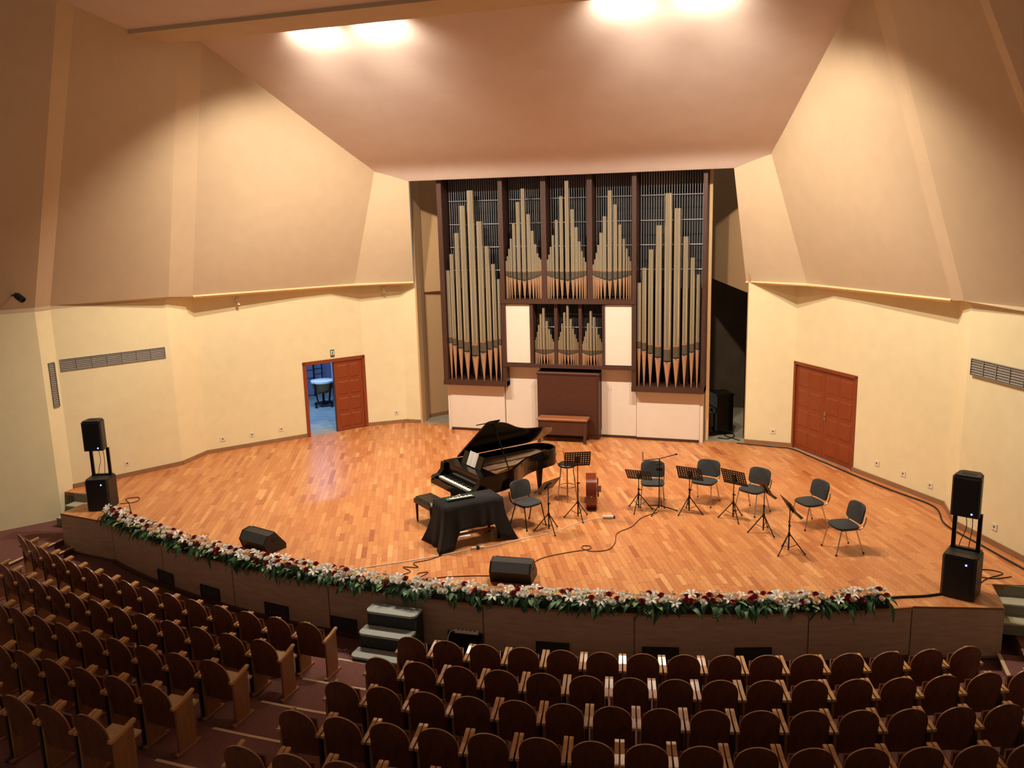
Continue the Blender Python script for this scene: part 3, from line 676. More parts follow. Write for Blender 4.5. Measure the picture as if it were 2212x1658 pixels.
grille('vent_grille', 'long grey air vent grille high on the left wall', 'vent', (-9.81, -6.89, 2.67), rl5, 2.3, .27, 7)
grille('vent_grille', 'narrow upright grey vent on the left wall pier', 'vent', (-9.825, -7.19, 1.92), PI / 2, .16, .99, 1, slats=20)
grille('vent_grille', 'long grey air vent grille high on the right wall', 'vent', (8.50, -4.98, 2.84), rr4, 1.9, .3, 6)
t = thing('exit_sign', 'small green and white exit sign above the open left door', 'sign', (-6.44, -.985, 2.12), rz)
m = MB(); m.cbox(-.06, .06, -.02, 0, 0, .19, .005); m.obj('plate', 'sign_green', t)
m = MB(); m.box(-.05, .05, -.022, -.02, .04, .165); m.obj('white_field', 'sign_white', t)
m = MB(); m.lathe([(.001, -.012), (.012, -.008), (.013, 0), (.012, .008), (.001, .012)], 8, 0, Tm((.008, -.024, .142)))
m.tube([(.0, -.024, .125), (-.008, -.024, .09), (.012, -.024, .068), (.008, -.024, .045)], .006, 6); m.tube([(-.008, -.024, .09), (-.022, -.024, .072), (-.034, -.024, .068)], .006, 6); m.tube([(-.024, -.024, .11), (0, -.024, .12), (.026, -.024, .1)], .005, 6); m.obj('figure', 'sign_green', t)
for (x, y, z, r_, lb) in ((-7.93, -2.95, 3.79, rl3, 'small white camera under the left ledge near the corner'), (-5.33, .12, 3.82, rl1, 'small white camera under the left ledge near the organ')):
    t = thing('wall_camera', lb, 'camera', (x, y, z), r_)
    m = MB(); m.cbox(-.05, .05, -.1, 0, .02, .12, .01); m.obj('mount', 'socket', t)
    m = MB(); m.tube([(0, -.06, .02), (.0, -.1, -.06)], .035, 10); b_ = m.obj('body', 'socket', t); m = MB(); m.tube([(0, -.1, -.06), (0, -.105, -.07)], .022, 10); m.obj('lens', 'black_plastic', b_)
t = thing('wall_spotlight', 'small dark spotlight on the far left wall', 'lamp', (-9.99, -7.72, 4.42), rl5)
m = MB(); m.tube([(0, 0, 0), (0, -.2, .02)], .02, 6); m.obj('arm', 'lamp_body', t)
m = MB(); m.lathe([(.04, 0), (.07, .05), (.07, .22), (.05, .22), (.05, .06)], 12, 0, Tm((.02, -.22, .04), .6, math.radians(125)), caps=False); m.obj('head', 'lamp_body', t, True)
# ------------------------------------------------------------------ theatre seats
def back_mesh():
    mb = MB(); W2 = .212; zt = .89; zb = .30; zs = .68; n = 14
    prof = [(-W2, zb), (-W2, zs - .05)]
    for i in range(n + 1):
        t = PI - PI * i / n; prof.append((W2 * math.cos(t), zs + (zt - zs) * math.sin(t)))
    prof += [(W2, zs - .05), (W2, zb)]
    def y_of(x, z): return .13 * (zt - z) / (zt - zb) + .012 * (x / W2) ** 2      # tilted back and dished
    # fan grid so the dish reads: rows across between mirrored outline points
    m = len(prof); half = m // 2; cols = 6
    front = []; back = []
    rows = []
    for i in range(half):
        l = prof[i]; r = prof[m - 1 - i]; rows.append((l, r))
    rows.append((prof[half], prof[half]))
    vs = []; th = .018
    for side in (0, 1):
        for l, r in rows:
            for c in range(cols + 1):
                x = l[0] + (r[0] - l[0]) * c / cols; z = l[1]; vs.append((x, y_of(x, z) + (th if side else 0), z))
    R_ = len(rows); S = R_ * (cols + 1); fs = []; ms = []
    for i in range(R_ - 1):
        for c in range(cols):
            q = (i * (cols + 1) + c, i * (cols + 1) + c + 1, (i + 1) * (cols + 1) + c + 1, (i + 1) * (cols + 1) + c)
            fs.append(q); ms.append(0); fs.append(tuple(reversed([k + S for k in q]))); ms.append(0)
    for i in range(R_ - 1):
        p, q = i * (cols + 1), (i + 1) * (cols + 1); fs.append((p, q, q + S, p + S)); ms.append(1)
        p, q = p + cols, q + cols; fs.append((q, p, p + S, q + S)); ms.append(1)
    fs.append(tuple(range(0, cols + 1)) [::-1] + tuple(range(S, S + cols + 1))); ms.append(1)
    mb.v = vs; mb.f = fs; mb.m = ms
    me = mb.mesh('backrest', ['seat_wood', 'seat_edge'], True)
    return me
seat_proto = thing('theatre_seat', 'dark wooden theatre seat', 'seat')
link('backrest', back_mesh(), seat_proto)
m = MB(); m.tube([(-.035, .016, .855), (-.015, .012, .862), (.015, .012, .862), (.035, .016, .855)], [.004, .010, .010, .004], 8); m.obj('handle_slot', 'seat_dark', seat_proto)
pan_up = MB(); pan_up.prism_x([(.135, .43), (.16, .41), (.185, .43), (.165, .6), (.15, .74), (.135, .75), (.12, .74), (.125, .6)], -.195, .195); pan_up_me = pan_up.mesh('seat_pan', 'seat_wood')
pan_dn = MB(); pan_dn.prism_x([(.13, .43), (.14, .40), (.36, .405), (.50, .42), (.52, .44), (.50, .455), (.36, .44), (.15, .45)], -.195, .195); pan_dn_me = pan_dn.mesh('seat_pan', 'seat_pan')
link('seat_pan', pan_up_me, seat_proto)
armm = MB(); armm.prism_x([(.055, .575), (.08, .57), (.22, .585), (.37, .625), (.405, .64), (.405, .665), (.36, .66), (.22, .622), (.08, .607), (.055, .607)], -.021, .021); arm_me = armm.mesh('armrest', 'armrest')
supm = MB(); supm.prism_x([(.10, 0), (.37, 0), (.37, .625), (.22, .585), (.10, .57)], -.014, .014); sup_me = supm.mesh('side_panel', 'seat_dark'); end_me = supm.mesh('side_panel', 'seat_panel')  # inner panels coloured darker for the shade between seats; aisle ends stay plain
footm = MB(); footm.cbox(-.028, .028, .04, .43, 0, .03, .006); foot_me = footm.mesh('foot', 'seat_dark'); endf_me = footm.mesh('foot', 'seat_panel')  # inner feet carry the same painted shade
for s in (-1, 1):
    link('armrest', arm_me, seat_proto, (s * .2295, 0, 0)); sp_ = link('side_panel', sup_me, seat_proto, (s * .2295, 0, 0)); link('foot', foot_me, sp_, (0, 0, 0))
used = False
def place_seat(s_arc, row, label, group, end=0, down=False):
    global used
    R_ = R1 + RP * row; t = s_arc / R_
    x = R_ * math.sin(t) - .04; y = YC - R_ * math.cos(t); z = Z1 + DZ * row + .003
    o = seat_proto if not used else copy_tree(seat_proto)
    used = True
    o.location = (x, y, z); o.rotation_euler = (0, 0, t); o['label'] = label; o['group'] = group
    for c_ in o.children:
        if c_.name.startswith('seat_pan') and down: c_.data = pan_dn_me
        if end and c_.name.startswith('side_panel') and c_.location.x * end > 0:
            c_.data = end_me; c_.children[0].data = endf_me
rown = ['front row', 'second row', 'third row', 'fourth row', 'fifth row']
right0 = [.70, .70, .66, .645, .64]; rc = [15, 16, 16, 16, 15]
left0 = [.90, 1.03, 1.11, 1.20, 1.20]; lc = [15, 13, 10, 7, 5]
for row in range(5):
    for i in range(rc[row]):
        place_seat(right0[row] + .5235 * i, row, 'dark wooden theatre seat, %s from the aisle, %s right of the aisle' % (ORD[i], rown[row]), 'theatre seats right of the aisle', -1 if i == 0 else (1 if i == rc[row] - 1 else 0))
    for i in range(lc[row]):
        place_seat(-left0[row] - .5235 * i, row, 'dark wooden theatre seat, %s from the aisle, %s left of the aisle' % (ORD[i], rown[row]), 'theatre seats left of the aisle', 1 if i == 0 else 0, i == 0 and row > 0)
# ------------------------------------------------------------------ stage-front vents, portable steps, power strip
for k, (d0, d1) in enumerate(((-18.78, -17.2), (-14.6, -13.0), (-9.45, -7.8), (-5.0, -3.4), (6.3, 7.95), (11.45, 13.2), (15.85, 17.6))):
    p = arc_pt(d0, RS + .006); q = arc_pt(d1, RS + .006); w = math.hypot(q[0] - p[0], q[1] - p[1])
    grille('floor_vent', ['dark vent grille in stage front, farthest left', 'second dark vent grille from the left in stage front', 'third dark vent grille from the left in stage front', 'dark vent grille in stage front just left of the grey steps',
                          'dark vent grille in stage front nearest right of the power strip', 'second dark vent grille from the right in stage front', 'dark vent grille in stage front, farthest right'][k], 'vent',
           (p[0], p[1], -.75), math.atan2(q[1] - p[1], q[0] - p[0]), w, .22, 1, 'vent_dark', 'black_void', 'vent grilles in the stage front', 7)
p = arc_pt(2.7, RS + .006)
t = thing('wall_box', 'open dark box in the stage front below the power strip', 'box', (p[0], p[1], -.76), math.radians(2.7))
m = MB(); m.box(-.26, .26, -.004, -.001, 0, .25); m.obj('recess', 'black_void', t)
m = MB(); m.box(-.28, .28, -.03, -.001, .25, .275); m.box(-.28, .28, -.03, -.001, -.02, 0); m.box(-.28, -.26, -.03, -.001, 0, .25); m.box(.26, .28, -.03, -.001, 0, .25); m.obj('frame', 'vent_dark', t)
t = thing('power_strip', 'white power strip resting on the dark box in stage front', 'power strip', (p[0] + .03, p[1] - .032, -.482), math.radians(3.2))
m = MB(); m.cbox(-.19, .19, -.035, .025, 0, .045, .008); m.obj('body', 'cable_white', t)
for k in range(5):
    m = MB(); m.lathe([(.018, .0455), (.016, .047), (.001, .047)], 10, 0, Tm((-.13 + .065 * k, -.005, 0))); m.obj('outlet', 'black_plastic', t)
m = MB(); m.tube(catmull([(-.19, 0, .03), (-.26, -.04, .0), (-.3, -.06, -.15), (-.34, -.08, -.33)]), .008, 6); m.obj('cord', 'cable_white', t)
p = arc_pt(-.75, RS + .076)
t = thing('stage_steps', 'portable grey carpeted three tread steps against the stage front', 'steps', (p[0], p[1], FZ), math.radians(-.75))
for k in range(3):
    z = .70 - .235 * k; y = -.05 - .27 * k
    pts = [(-.42, .0), (-.42, -.2), (-.4, -.26), (-.35, -.29), (.35, -.29), (.4, -.26), (.42, -.2), (.42, 0)]
    m = MB(); m.prism([(x, y + yy) for x, yy in pts], z - .035, z); m.obj('tread', 'step_carpet', t)
    m = MB(); m.box(-.38, .38, y - .25, y - .22, z - .235, z - .035); m.obj('riser', 'step_side', t)
for s in (-1, 1):
    m = MB(); m.prism_x([(0, 0), (0, .665), (-.3, .665), (-.3, .43), (-.57, .43), (-.57, .195), (-.83, .195), (-.83, 0)], s * .385 - .015, s * .385 + .015); m.obj('side_panel', 'step_side', t)
# ------------------------------------------------------------------ grand piano
gp = thing('grand_piano', 'glossy black concert grand piano with its lid raised', 'piano', (-1.27, -6.43, 0), math.radians(-38.5))
bass = [(0, .30), (0, 2.25)]
tail = [(.03, 2.45), (.12, 2.62), (.28, 2.72), (.46, 2.73), (.62, 2.65), (.72, 2.5), (.76, 2.3)]
side = [(.80, 2.05), (.88, 1.8), (1.0, 1.58), (1.14, 1.4), (1.28, 1.22), (1.40, 1.02), (1.48, .8), (1.5, .6), (1.5, .30)]
outl = [(p.x, p.y) for p in catmull([(x, y, 0) for x, y in bass[1:] + tail + side], 3)]
outl = [bass[0]] + outl
def inset(poly, d):
    out = []; n = len(poly)
    for i in range(n):
        p0 = Vector(poly[i - 1]); p1 = Vector(poly[i]); p2 = Vector(poly[(i + 1) % n])
        e1 = (p1 - p0).normalized(); e2 = (p2 - p1).normalized(); nn = (Vector((e1.y, -e1.x)) + Vector((e2.y, -e2.x)))
        nn = nn.normalized() if nn.length > 1e-6 else Vector((e1.y, -e1.x)); out.append((p1.x + nn.x * d, p1.y + nn.y * d))
    return out
inn = inset(outl, .045)
m = MB(); n = len(outl)
vs = [(x, y, .66) for x, y in outl] + [(x, y, 1.0) for x, y in outl] + [(x, y, 1.0) for x, y in inn] + [(x, y, .84) for x, y in inn]
fs = []
for k in range(3):
    for i in range(n):
        j = (i + 1) % n; fs.append((k * n + j, k * n + i, (k + 1) * n + i, (k + 1) * n + j))
m.add(vs, fs); m.add([(x, y, .66) for x, y in outl], [tuple(range(n))]); m.obj('rim', 'piano_black', gp)
m = MB(); m.add([(x, y, .85) for x, y in inn], [tuple(range(n))[::-1]]); m.obj('soundboard', 'piano_inner', gp)
inn2 = inset(outl, .12)
m = MB(); m.add([(x, y, .90) for x, y in inn2[2:-2]] + [(1.3, .62, .90), (.12, .62, .90)], [tuple(range(len(inn2) - 2))[::-1]])
m.obj('iron_plate', 'piano_gold', gp)
m = MB()
for k in range(26):
    x = .14 + k * .044; y1 = 2.5 - max(0, (x - .5)) * 1.55 - .1; m.tube([(x, .66, .925), (x * .72 + .1, y1, .925)], .004, 4)
m.obj('strings', 'chrome', gp)
for x0 in (.32, .66, 1.0):
    m = MB(); m.box(x0 - .02, x0 + .02, .62, 2.3 - max(0, x0 - .4) * 1.45, .9, .945); m.obj('plate_bar', 'piano_gold', gp)
m = MB(); m.box(0, 1.5, 0, .32, .60, .68); m.obj('key_bed', 'piano_black', gp)
for x0 in (0, 1.37):
    m = MB(); m.prism_x([(0.02, .68), (.0, .72), (.03, .76), (.14, .78), (.22, .86), (.24, .98), (.24, 1.0), (.42, 1.0), (.42, .68)], x0, x0 + .13); m.obj('cheek', 'piano_black', gp)
m = MB(); m.box(.13, 1.37, .29, .32, .70, .90); m.obj('fallboard', 'piano_black', gp)
m = MB(); m.box(.13, 1.37, .0, .035, .68, .73); m.obj('key_slip', 'piano_black', gp)
kw = 1.24 / 52
wk = MB(); wk.box(0, kw - .0012, 0, .17, .70, .745); wk_me = wk.mesh('white_key', 'ivory')
bk = MB(); bk.prism_x([(.06, .745), (.07, .757), (.17, .757), (.17, .745)], -.005, .005); bk_me = bk.mesh('black_key', 'piano_black')
for i in range(52):
    link('white_key', wk_me, gp, (.13 + kw * i, .11, .0))
    if (i % 7) not in (1, 4) and i < 51: link('black_key', bk_me, gp, (.13 + kw * (i + 1), .11, 0))
m = MB(); m.box(.0, 1.5, .30, .62, .98, 1.012); m.obj('front_top', 'piano_black', gp)
desk = MB(); desk.box(-.36, .36, -.012, .012, 0, .26); dk = desk.obj('music_desk', 'piano_black', gp, False, (.75, .50, 1.012)); dk.rotation_euler = (math.radians(-22), 0, 0)
m = MB(); pg = []
for k in range(7): pg.append((-.16 + .32 * k / 6, -.016 - .012 * math.sin(PI * ((k / 3.0) % 1)), 0))
vs = [(x, y, .01) for x, y, z in pg] + [(x, y - .0, .29) for x, y, z in pg]; m.add(vs, [(i, i + 1, 8 + i, 7 + i) for i in range(6)])
sc_ = m.obj('sheet_music', 'paper', dk)
# lid: main leaf hinged on the bass side, front flap folded back on it
lid_out = [(0, .62)] + outl[1:-1] + [(1.5, .62)]
lid = MB(); lid.prism([(x, -y) for x, y in lid_out], -.02, 0); 
for i, v in enumerate(lid.v): lid.v[i] = (v[0], -v[1], v[2])
LA = math.radians(38)
lo_ = lid.obj('lid', 'piano_black', gp, False, (0, 0, 1.03)); lo_.rotation_euler = (0, -LA, 0)
fl_ = MB(); fl_.prism([(0, .64), (1.47, .64), (1.5, .7), (1.5, .93), (0, .93)], .004, .022); fl_.obj('lid_flap', 'piano_black', lo_)
m = MB(); hx = 1.12; m.tube([(hx + .2, 1.02, .95), (hx * math.cos(LA), 1.0, 1.03 + hx * math.sin(LA))], .014, 6); m.obj('lid_prop', 'piano_black', gp)
for (x, y) in ((.14, .42), (1.36, .42), (.42, 2.36)):
    m = MB(); m.lathe([(.035, .09), (.05, .2), (.075, .5), (.09, .62), (.1, .66)], 8, 0, Tm((x, y, 0), PI / 8)); lg = m.obj('leg', 'piano_black', gp)
    m = MB(); m.tube([(x - .02, y, .045), (x + .02, y, .045)], .045, 12); m.box(x - .03, x + .03, y - .03, y + .03, .06, .1); m.obj('caster', 'piano_gold', lg)
m = MB(); m.tube([(.66, .42, .66), (.7, .42, .12)], .018, 6); m.tube([(.84, .42, .66), (.8, .42, .12)], .018, 6); m.box(.62, .88, .34, .46, .08, .14); ly = m.obj('pedal_lyre', 'piano_black', gp)
for k in range(3):
    m = MB(); m.box(.67 + k * .065, .70 + k * .065, .22, .36, .09, .1); m.obj('pedal', 'piano_gold', ly)
# piano bench
t = thing('piano_bench', 'black buttoned leather piano bench left of the draped table', 'bench', (-1.02, -7.06, 0), math.radians(-38.5))
m = MB(); N = 12; W_, D_ = .33, .19; vs = []; fs = []
for i in range(N + 1):
    for j in range(N + 1):
        x = -W_ + 2 * W_ * i / N; y = -D_ + 2 * D_ * j / N
        e = min(1, 6 * (1 - abs(x) / W_)) * min(1, 6 * (1 - abs(y) / D_)); z = .46 + .05 * math.sqrt(max(0, e)) - .012 * (1 if (i % 3 == 0 and j % 3 == 0) else 0)
        vs.append((x, y, z))
for i in range(N):
    for j in range(N): fs.append((i * (N + 1) + j, (i + 1) * (N + 1) + j, (i + 1) * (N + 1) + j + 1, i * (N + 1) + j + 1))
m.add(vs, fs); m.obj('cushion', 'black_leather', t, True)
m = MB(); m.cbox(-.34, .34, -.2, .2, .38, .465, .02); m.obj('frame', 'black_leather', t)
bt = MB(); bt.lathe([(.012, 0), (.009, .006), (.001, .008)], 8); bt_me = bt.mesh('button', 'chrome')
for i in range(1, 4):
    for j in range(1, 4): link('button', bt_me, t, (-W_ + 2 * W_ * i * 3 / N, -D_ + 2 * D_ * j * 3 / N, .498))
for sx in (-1, 1):
    for sy in (-1, 1):
        m = MB(); m.lathe([(.016, 0), (.022, .1), (.03, .38)], 8, 0, Tm((sx * .29, sy * .15, 0))); m.obj('leg', 'piano_black', t)
# ------------------------------------------------------------------ draped table and what is on it
TL_, TW_ = .56, .26
TR_ = math.radians(45.5)
t = thing('table', 'small table hidden under a black cloth beside the piano', 'table', (0, -7.70, 0), TR_)
m = MB(); m.box(-TL_, TL_, -TW_, TW_, .75, .785); m.obj('table_top', 'bench_wood', t)
for sx in (-1, 1):
    for sy in (-1, 1):
        m = MB(); m.box(sx * .5 - .02, sx * .5 + .02, sy * .2 - .02, sy * .2 + .02, 0, .75); m.obj('leg', 'black_metal', t)
m = MB(); m.box(-.5, .5, -.02, .02, .12, .16); m.obj('stretcher', 'bench_wood', t)
cl = MB(); per = []
def corner_pts():
    pts = []; n = 16
    L, W = TL_ + .012, TW_ + .012
    def seg(a, b, k):
        for i in range(k): pts.append((a[0] + (b[0] - a[0]) * i / k, a[1] + (b[1] - a[1]) * i / k))
    seg((-L, -W), (L, -W), 28); seg((L, -W), (L, W), 14); seg((L, W), (-L, W), 28); seg((-L, W), (-L, -W), 14)
    return pts
per = corner_pts(); n = len(per); rows = 9; vs = []; fs = []
for k in range(rows + 1):
    f = k / rows
    for i, (x, y) in enumerate(per):
        on_front = i < 28
        u = (x + TL_) / (2 * TL_)
        zb = .01
        if on_front and .10 < u < .93: zb = .01 + .33 * min(1, (u - .10) / .1, (.93 - u) / .1)
        if not on_front and 42 <= i < 70: zb = .50
        z = .795 - (.795 - zb) * f if k else .795
        r = math.hypot(x, y); corner = (abs(x) / TL_) ** 6 * (abs(y) / TW_) ** 6
        flare = .03 * f + .14 * f * f * min(1, corner) + (.07 * f * f if abs(x) > TL_ else .02 * f)
        wob = .022 * f * math.sin(i * .95 + 2 * math.sin(i * .3))
        if 42 <= i < 70: flare, wob = .002, .0
        nx, ny = (0, -1) if i < 28 else ((1, 0) if i < 42 else ((0, 1) if i < 70 else (-1, 0)))
        if corner > .5: nx, ny = x / r, y / r * 1.6
        vs.append((x + nx * (flare + wob), y + ny * (flare + wob), max(.006, z)))
for k in range(rows):
    for i in range(n):
        j = (i + 1) % n; fs.append((k * n + i, k * n + j, (k + 1) * n + j, (k + 1) * n + i)[::-1])
cl.add(vs, fs); cl.add([(x, y, .795) for x, y in per], [tuple(range(n))])
o = cl.obj('table_cloth', 'black_cloth', None, True, (0, -7.70, 0), TR_); tag(o, 'black cloth draped over the table, parted at the front', 'tablecloth')
sol = o.modifiers.new('thickness', 'SOLIDIFY'); sol.thickness = .004; sol.offset = 1
t = thing('melodica', 'green melodica with white keys on the black draped table', 'melodica', (-.12, -7.78, .802), math.radians(43))
m = MB(); m.cbox(-.26, .26, -.06, .06, 0, .035, .012); m.obj('body', 'green_plastic', t)
m = MB(); m.box(-.26, .26, -.075, -.06, 0, .03); m.obj('trim', 'black_plastic', t)
for k in range(19):
    m = MB(); m.box(-.2 + k * .022, -.2 + k * .022 + .02, -.06, .02, .035, .045); m.obj('white_key', 'ivory', t)
    if k % 7 not in (2, 6) and k < 18: m = MB(); m.box(-.2 + k * .022 + .015, -.2 + k * .022 + .028, -.02, .02, .045, .053); m.obj('black_key', 'black_plastic', t)
m = MB(); m.tube(catmull([(.0, .03, .04), (.02, .06, .06), (-.05, .08, .03), (-.12, .1, .012)]), .008, 6); m.obj('mouth_tube', 'cable_white', t)
t = MB(); t.box(-.1, .1, -.14, .14, 0, .004); o = t.obj('paper_sheet', 'paper', None, False, (-.2, -7.45, .0012), math.radians(30)); tag(o, 'white paper sheet on the floor under the draped table', 'paper')
# ------------------------------------------------------------------ chairs
def make_chair(legmat):
    t = thing('stage_chair', 'chair', 'chair')
    def rr(w, d, p=3.6, n=28): return [(w * abs(math.cos(a)) ** (2 / p) * (1 if math.cos(a) >= 0 else -1), d * abs(math.sin(a)) ** (2 / p) * (1 if math.sin(a) >= 0 else -1)) for a in [2 * PI * k / n for k in range(n)]]
    m = MB(); o1 = rr(.235, .215); n = len(o1)
    vs = [(x * .93, y * .93, .425) for x, y in o1] + [(x, y, .445) for x, y in o1] + [(x, y, .465) for x, y in o1] + [(x * .9, y * .9, .483) for x, y in o1]
    fs = [tuple(range(n))[::-1], tuple(range(3 * n, 4 * n))] + [(k * n + i, k * n + (i + 1) % n, (k + 1) * n + (i + 1) % n, (k + 1) * n + i) for k in range(3) for i in range(n)]
    m.add(vs, fs); m.obj('seat', 'chair_fabric', t, True)
    m = MB(); o2 = rr(.24, .165, 4.6)
    def bp(x, z, y): zz = .66 + z; return (x, .235 + y + (zz - .5) * .22 - .16 * (x / .235) ** 2 * .35, zz)
    vs = [bp(x * .95, z * .95, -.022) for x, z in o2] + [bp(x, z, -.008) for x, z in o2] + [bp(x, z, .012) for x, z in o2] + [bp(x * .95, z * .95, .022) for x, z in o2]
    m.add(vs, [tuple(range(n)), tuple(range(3 * n, 4 * n))[::-1]] + [(k * n + (i + 1) % n, k * n + i, (k + 1) * n + i, (k + 1) * n + (i + 1) % n) for k in range(3) for i in range(n)]); m.obj('backrest', 'chair_fabric', t, True)
    for s in (-1, 1):
        m = MB(); m.tube([(s * .215, .19, .44), (s * .225, .235, .47), (s * .225, .275, .56), (s * .215, .29, .64)], .012, 8); m.obj('back_bracket', legmat, t, True)
        m = MB(); m.tube([(s * .205, -.15, .42), (s * .235, -.24, .02)], .011, 8); lg = m.obj('leg', legmat, t, True)
        m = MB(); m.lathe([(.016, 0), (.018, .012), (.014, .03)], 8, 0, Tm((s * .237, -.245, 0))); m.obj('foot_cap', 'black_plastic', lg)
        m = MB(); m.tube([(s * .205, .12, .42), (s * .235, .25, .02)], .011, 8); lg = m.obj('leg', legmat, t, True)
        m = MB(); m.lathe([(.016, 0), (.018, .012), (.014, .03)], 8, 0, Tm((s * .237, .255, 0))); m.obj('foot_cap', 'black_plastic', lg)
        m = MB(); m.tube([(s * .205, -.16, .42), (s * .205, .2, .425)], .011, 8); m.obj('seat_rail', legmat, t, True)
    return t
def face(o, x, y, fx, fy): o.location = (x, y, 0); o.rotation_euler = (0, 0, math.atan2(fy, fx) + PI / 2)
ch = make_chair('chrome'); first = True
for x, y, fx, fy, lb in ((2.93, -4.97, .05, -.36, 'grey stage chair with chrome legs behind the microphone stand'), (3.92, -4.64, -.08, -.27, 'second grey stage chair from the left in the chrome legged arc'),
                         (4.87, -4.96, -.2, -.3, 'third grey stage chair in the arc, middle of five chrome legged'), (5.9, -5.46, -.34, -.24, 'fourth grey stage chair in the arc, second from the right'),
                         (6.43, -6.56, -.35, -.18, 'rightmost grey stage chair with chrome legs')):
    o = ch if first else copy_tree(ch); first = False
    face(o, x, y, fx, fy); o['label'] = lb; o['group'] = 'chrome legged stage chairs'
o = make_chair('black_metal'); face(o, .83, -6.71, .3, -.2); o['label'] = 'dark grey stage chair with black legs beside the draped table'
# ------------------------------------------------------------------ music stands
def make_stand(label, x, y, h, tx, ty, tilt=62):
    t = thing('music_stand', label, 'music stand', (x, y, 0), math.atan2(ty - y, tx - x) - PI / 2, 'black music stands')   # local +y looks at the player
    m = MB(); m.tube([(0, 0, .05), (0, 0, h * .62)], .013, 8); m.tube([(0, 0, h * .6), (0, 0, h)], .009, 8); m.obj('pole', 'black_metal', t, True)
    m = MB(); m.tube([(0, 0, .30), (0, 0, .36)], .022, 8); m.tube([(0, 0, h * .6), (0, 0, h * .6 + .03)], .02, 8); c_ = m.obj('collar', 'black_metal', t)
    m = MB(); m.tube([(.01, 0, h * .615), (.05, 0, h * .615)], .01, 6); m.obj('knob', 'black_plastic', c_)
    for k in range(3):
        a_ = 2 * PI * k / 3 + x * 1.7; c, s = math.cos(a_), math.sin(a_)
        m = MB(); m.tube([(.018 * c, .018 * s, .33), (.27 * c, .27 * s, .014)], .010, 6); lg = m.obj('leg', 'black_metal', t)
        m = MB(); m.tube([(.26 * c, .26 * s, .02), (.285 * c, .285 * s, .012)], .014, 6); m.obj('rubber_foot', 'black_plastic', lg)
        m = MB(); m.tube([(.016 * c, .016 * s, .1), (.145 * c, .145 * s, .17)], .006, 5); m.obj('brace', 'black_metal', t)
    # perforated desk, built as a lattice with real holes
    d = link('desk', None, t, (0, 0, h + .03))
    m = MB(); W, H = .25, .17; nx, ny = 10, 6
    mx = .012
    xs = [-W]; 
    hx, hz = .019, .02; gx = (2 * W - nx * hx) / (nx + 1); gz = (2 * H - ny * hz) / (ny + 1)
    for j in range(ny + 1): z0 = -H + j * (hz + gz); m.box(-W, W, -.0015, .0015, z0, z0 + gz)
    for i in range(nx + 1):
        x0 = -W + i * (hx + gx)
        for j in range(ny): z0 = -H + gz + j * (hz + gz); m.box(x0, x0 + gx, -.0015, .0015, z0, z0 + hz)
    R_ = Matrix.Rotation(math.radians(90 - tilt), 4, 'X')
    m.v = [tuple(R_ @ Vector(v)) for v in m.v]
    d2_ = m.mesh('desk', 'black_metal'); d.name = 'desk_joint'
    C.objects.unlink(d); bpy.data.objects.remove(d)
    dk = link('desk', d2_, t, (0, 0, h + .03))
    m = MB(); m.box(-W, W, .0, .05, -H - .004, -H); m.v = [tuple(R_ @ Vector(v)) for v in m.v]; m.obj('lip', 'black_metal', dk)
    m = MB(); m.box(-.04, .04, -.02, -.0015, -.1, .06); m.v = [tuple(R_ @ Vector(v)) for v in m.v]; m.obj('bracket', 'black_metal', dk)
    return t
make_stand('black music stand just right of the draped table', 1.3, -6.94, .87, .83, -6.71, 50)
make_stand('tall black music stand in front of the bar stool', 1.67, -6.15, 1.17, 1.3, -5.2, 66)
make_stand('leftmost music stand of the chair arc, by the microphone stand', 2.72, -5.4, .7, 2.75, -4.97, 48)
make_stand('music stand before the second chair of the arc', 3.7, -5.34, .78, 3.85, -4.64, 60)
make_stand('music stand before the middle chair of the arc', 4.54, -5.48, .8, 4.8, -4.96, 66)
make_stand('music stand left of the fourth chair of the arc', 5.11, -6.06, .83, 5.9, -5.66, 60)
make_stand('rightmost music stand, beside the rightmost stage chair', 5.55, -6.92, .8, 6.43, -6.56, 58)
t = thing('microphone_stand', 'black boom microphone stand before the leftmost chrome legged chair', 'mic stand', (3.12, -5.37, 0), math.radians(8))
m = MB(); m.tube([(0, 0, .06), (0, 0, 1.08)], .011, 8); m.obj('pole', 'black_metal', t, True)
for k in range(3):
    a_ = 2 * PI * k / 3 + .1; c, s = math.cos(a_), math.sin(a_)
    m = MB(); m.tube([(.02 * c, .02 * s, .12), (.36 * c, .36 * s, .012)], .011, 6); m.obj('leg', 'black_metal', t)
m = MB(); m.tube([(-.32, 0, 1.03), (.02, 0, 1.08), (.30, .02, 1.16)], .008, 6); m.obj('boom', 'black_metal', t)
m = MB(); m.tube([(.30, .02, 1.16), (.34, .02, 1.17)], .016, 8); m.obj('counterweight', 'black_metal', t)
m = MB(); m.tube([(-.32, 0, 1.02), (-.325, 0, 1.2)], [.013, .016], 8); m.obj('microphone', 'chrome', t, True)
m = MB(); m.box(-.06, .06, -.03, .03, .84, .9); m.tube([(-.08, 0, .95), (.1, 0, .98)], .006, 6); m.obj('clamp', 'black_metal', t)
m = MB(); m.tube(catmull([(.02, -.01, 1.05), (.05, -.03, .7), (.03, .02, .4), (.05, .0, .05)]), .005, 5); m.obj('cable', 'cable_black', t)
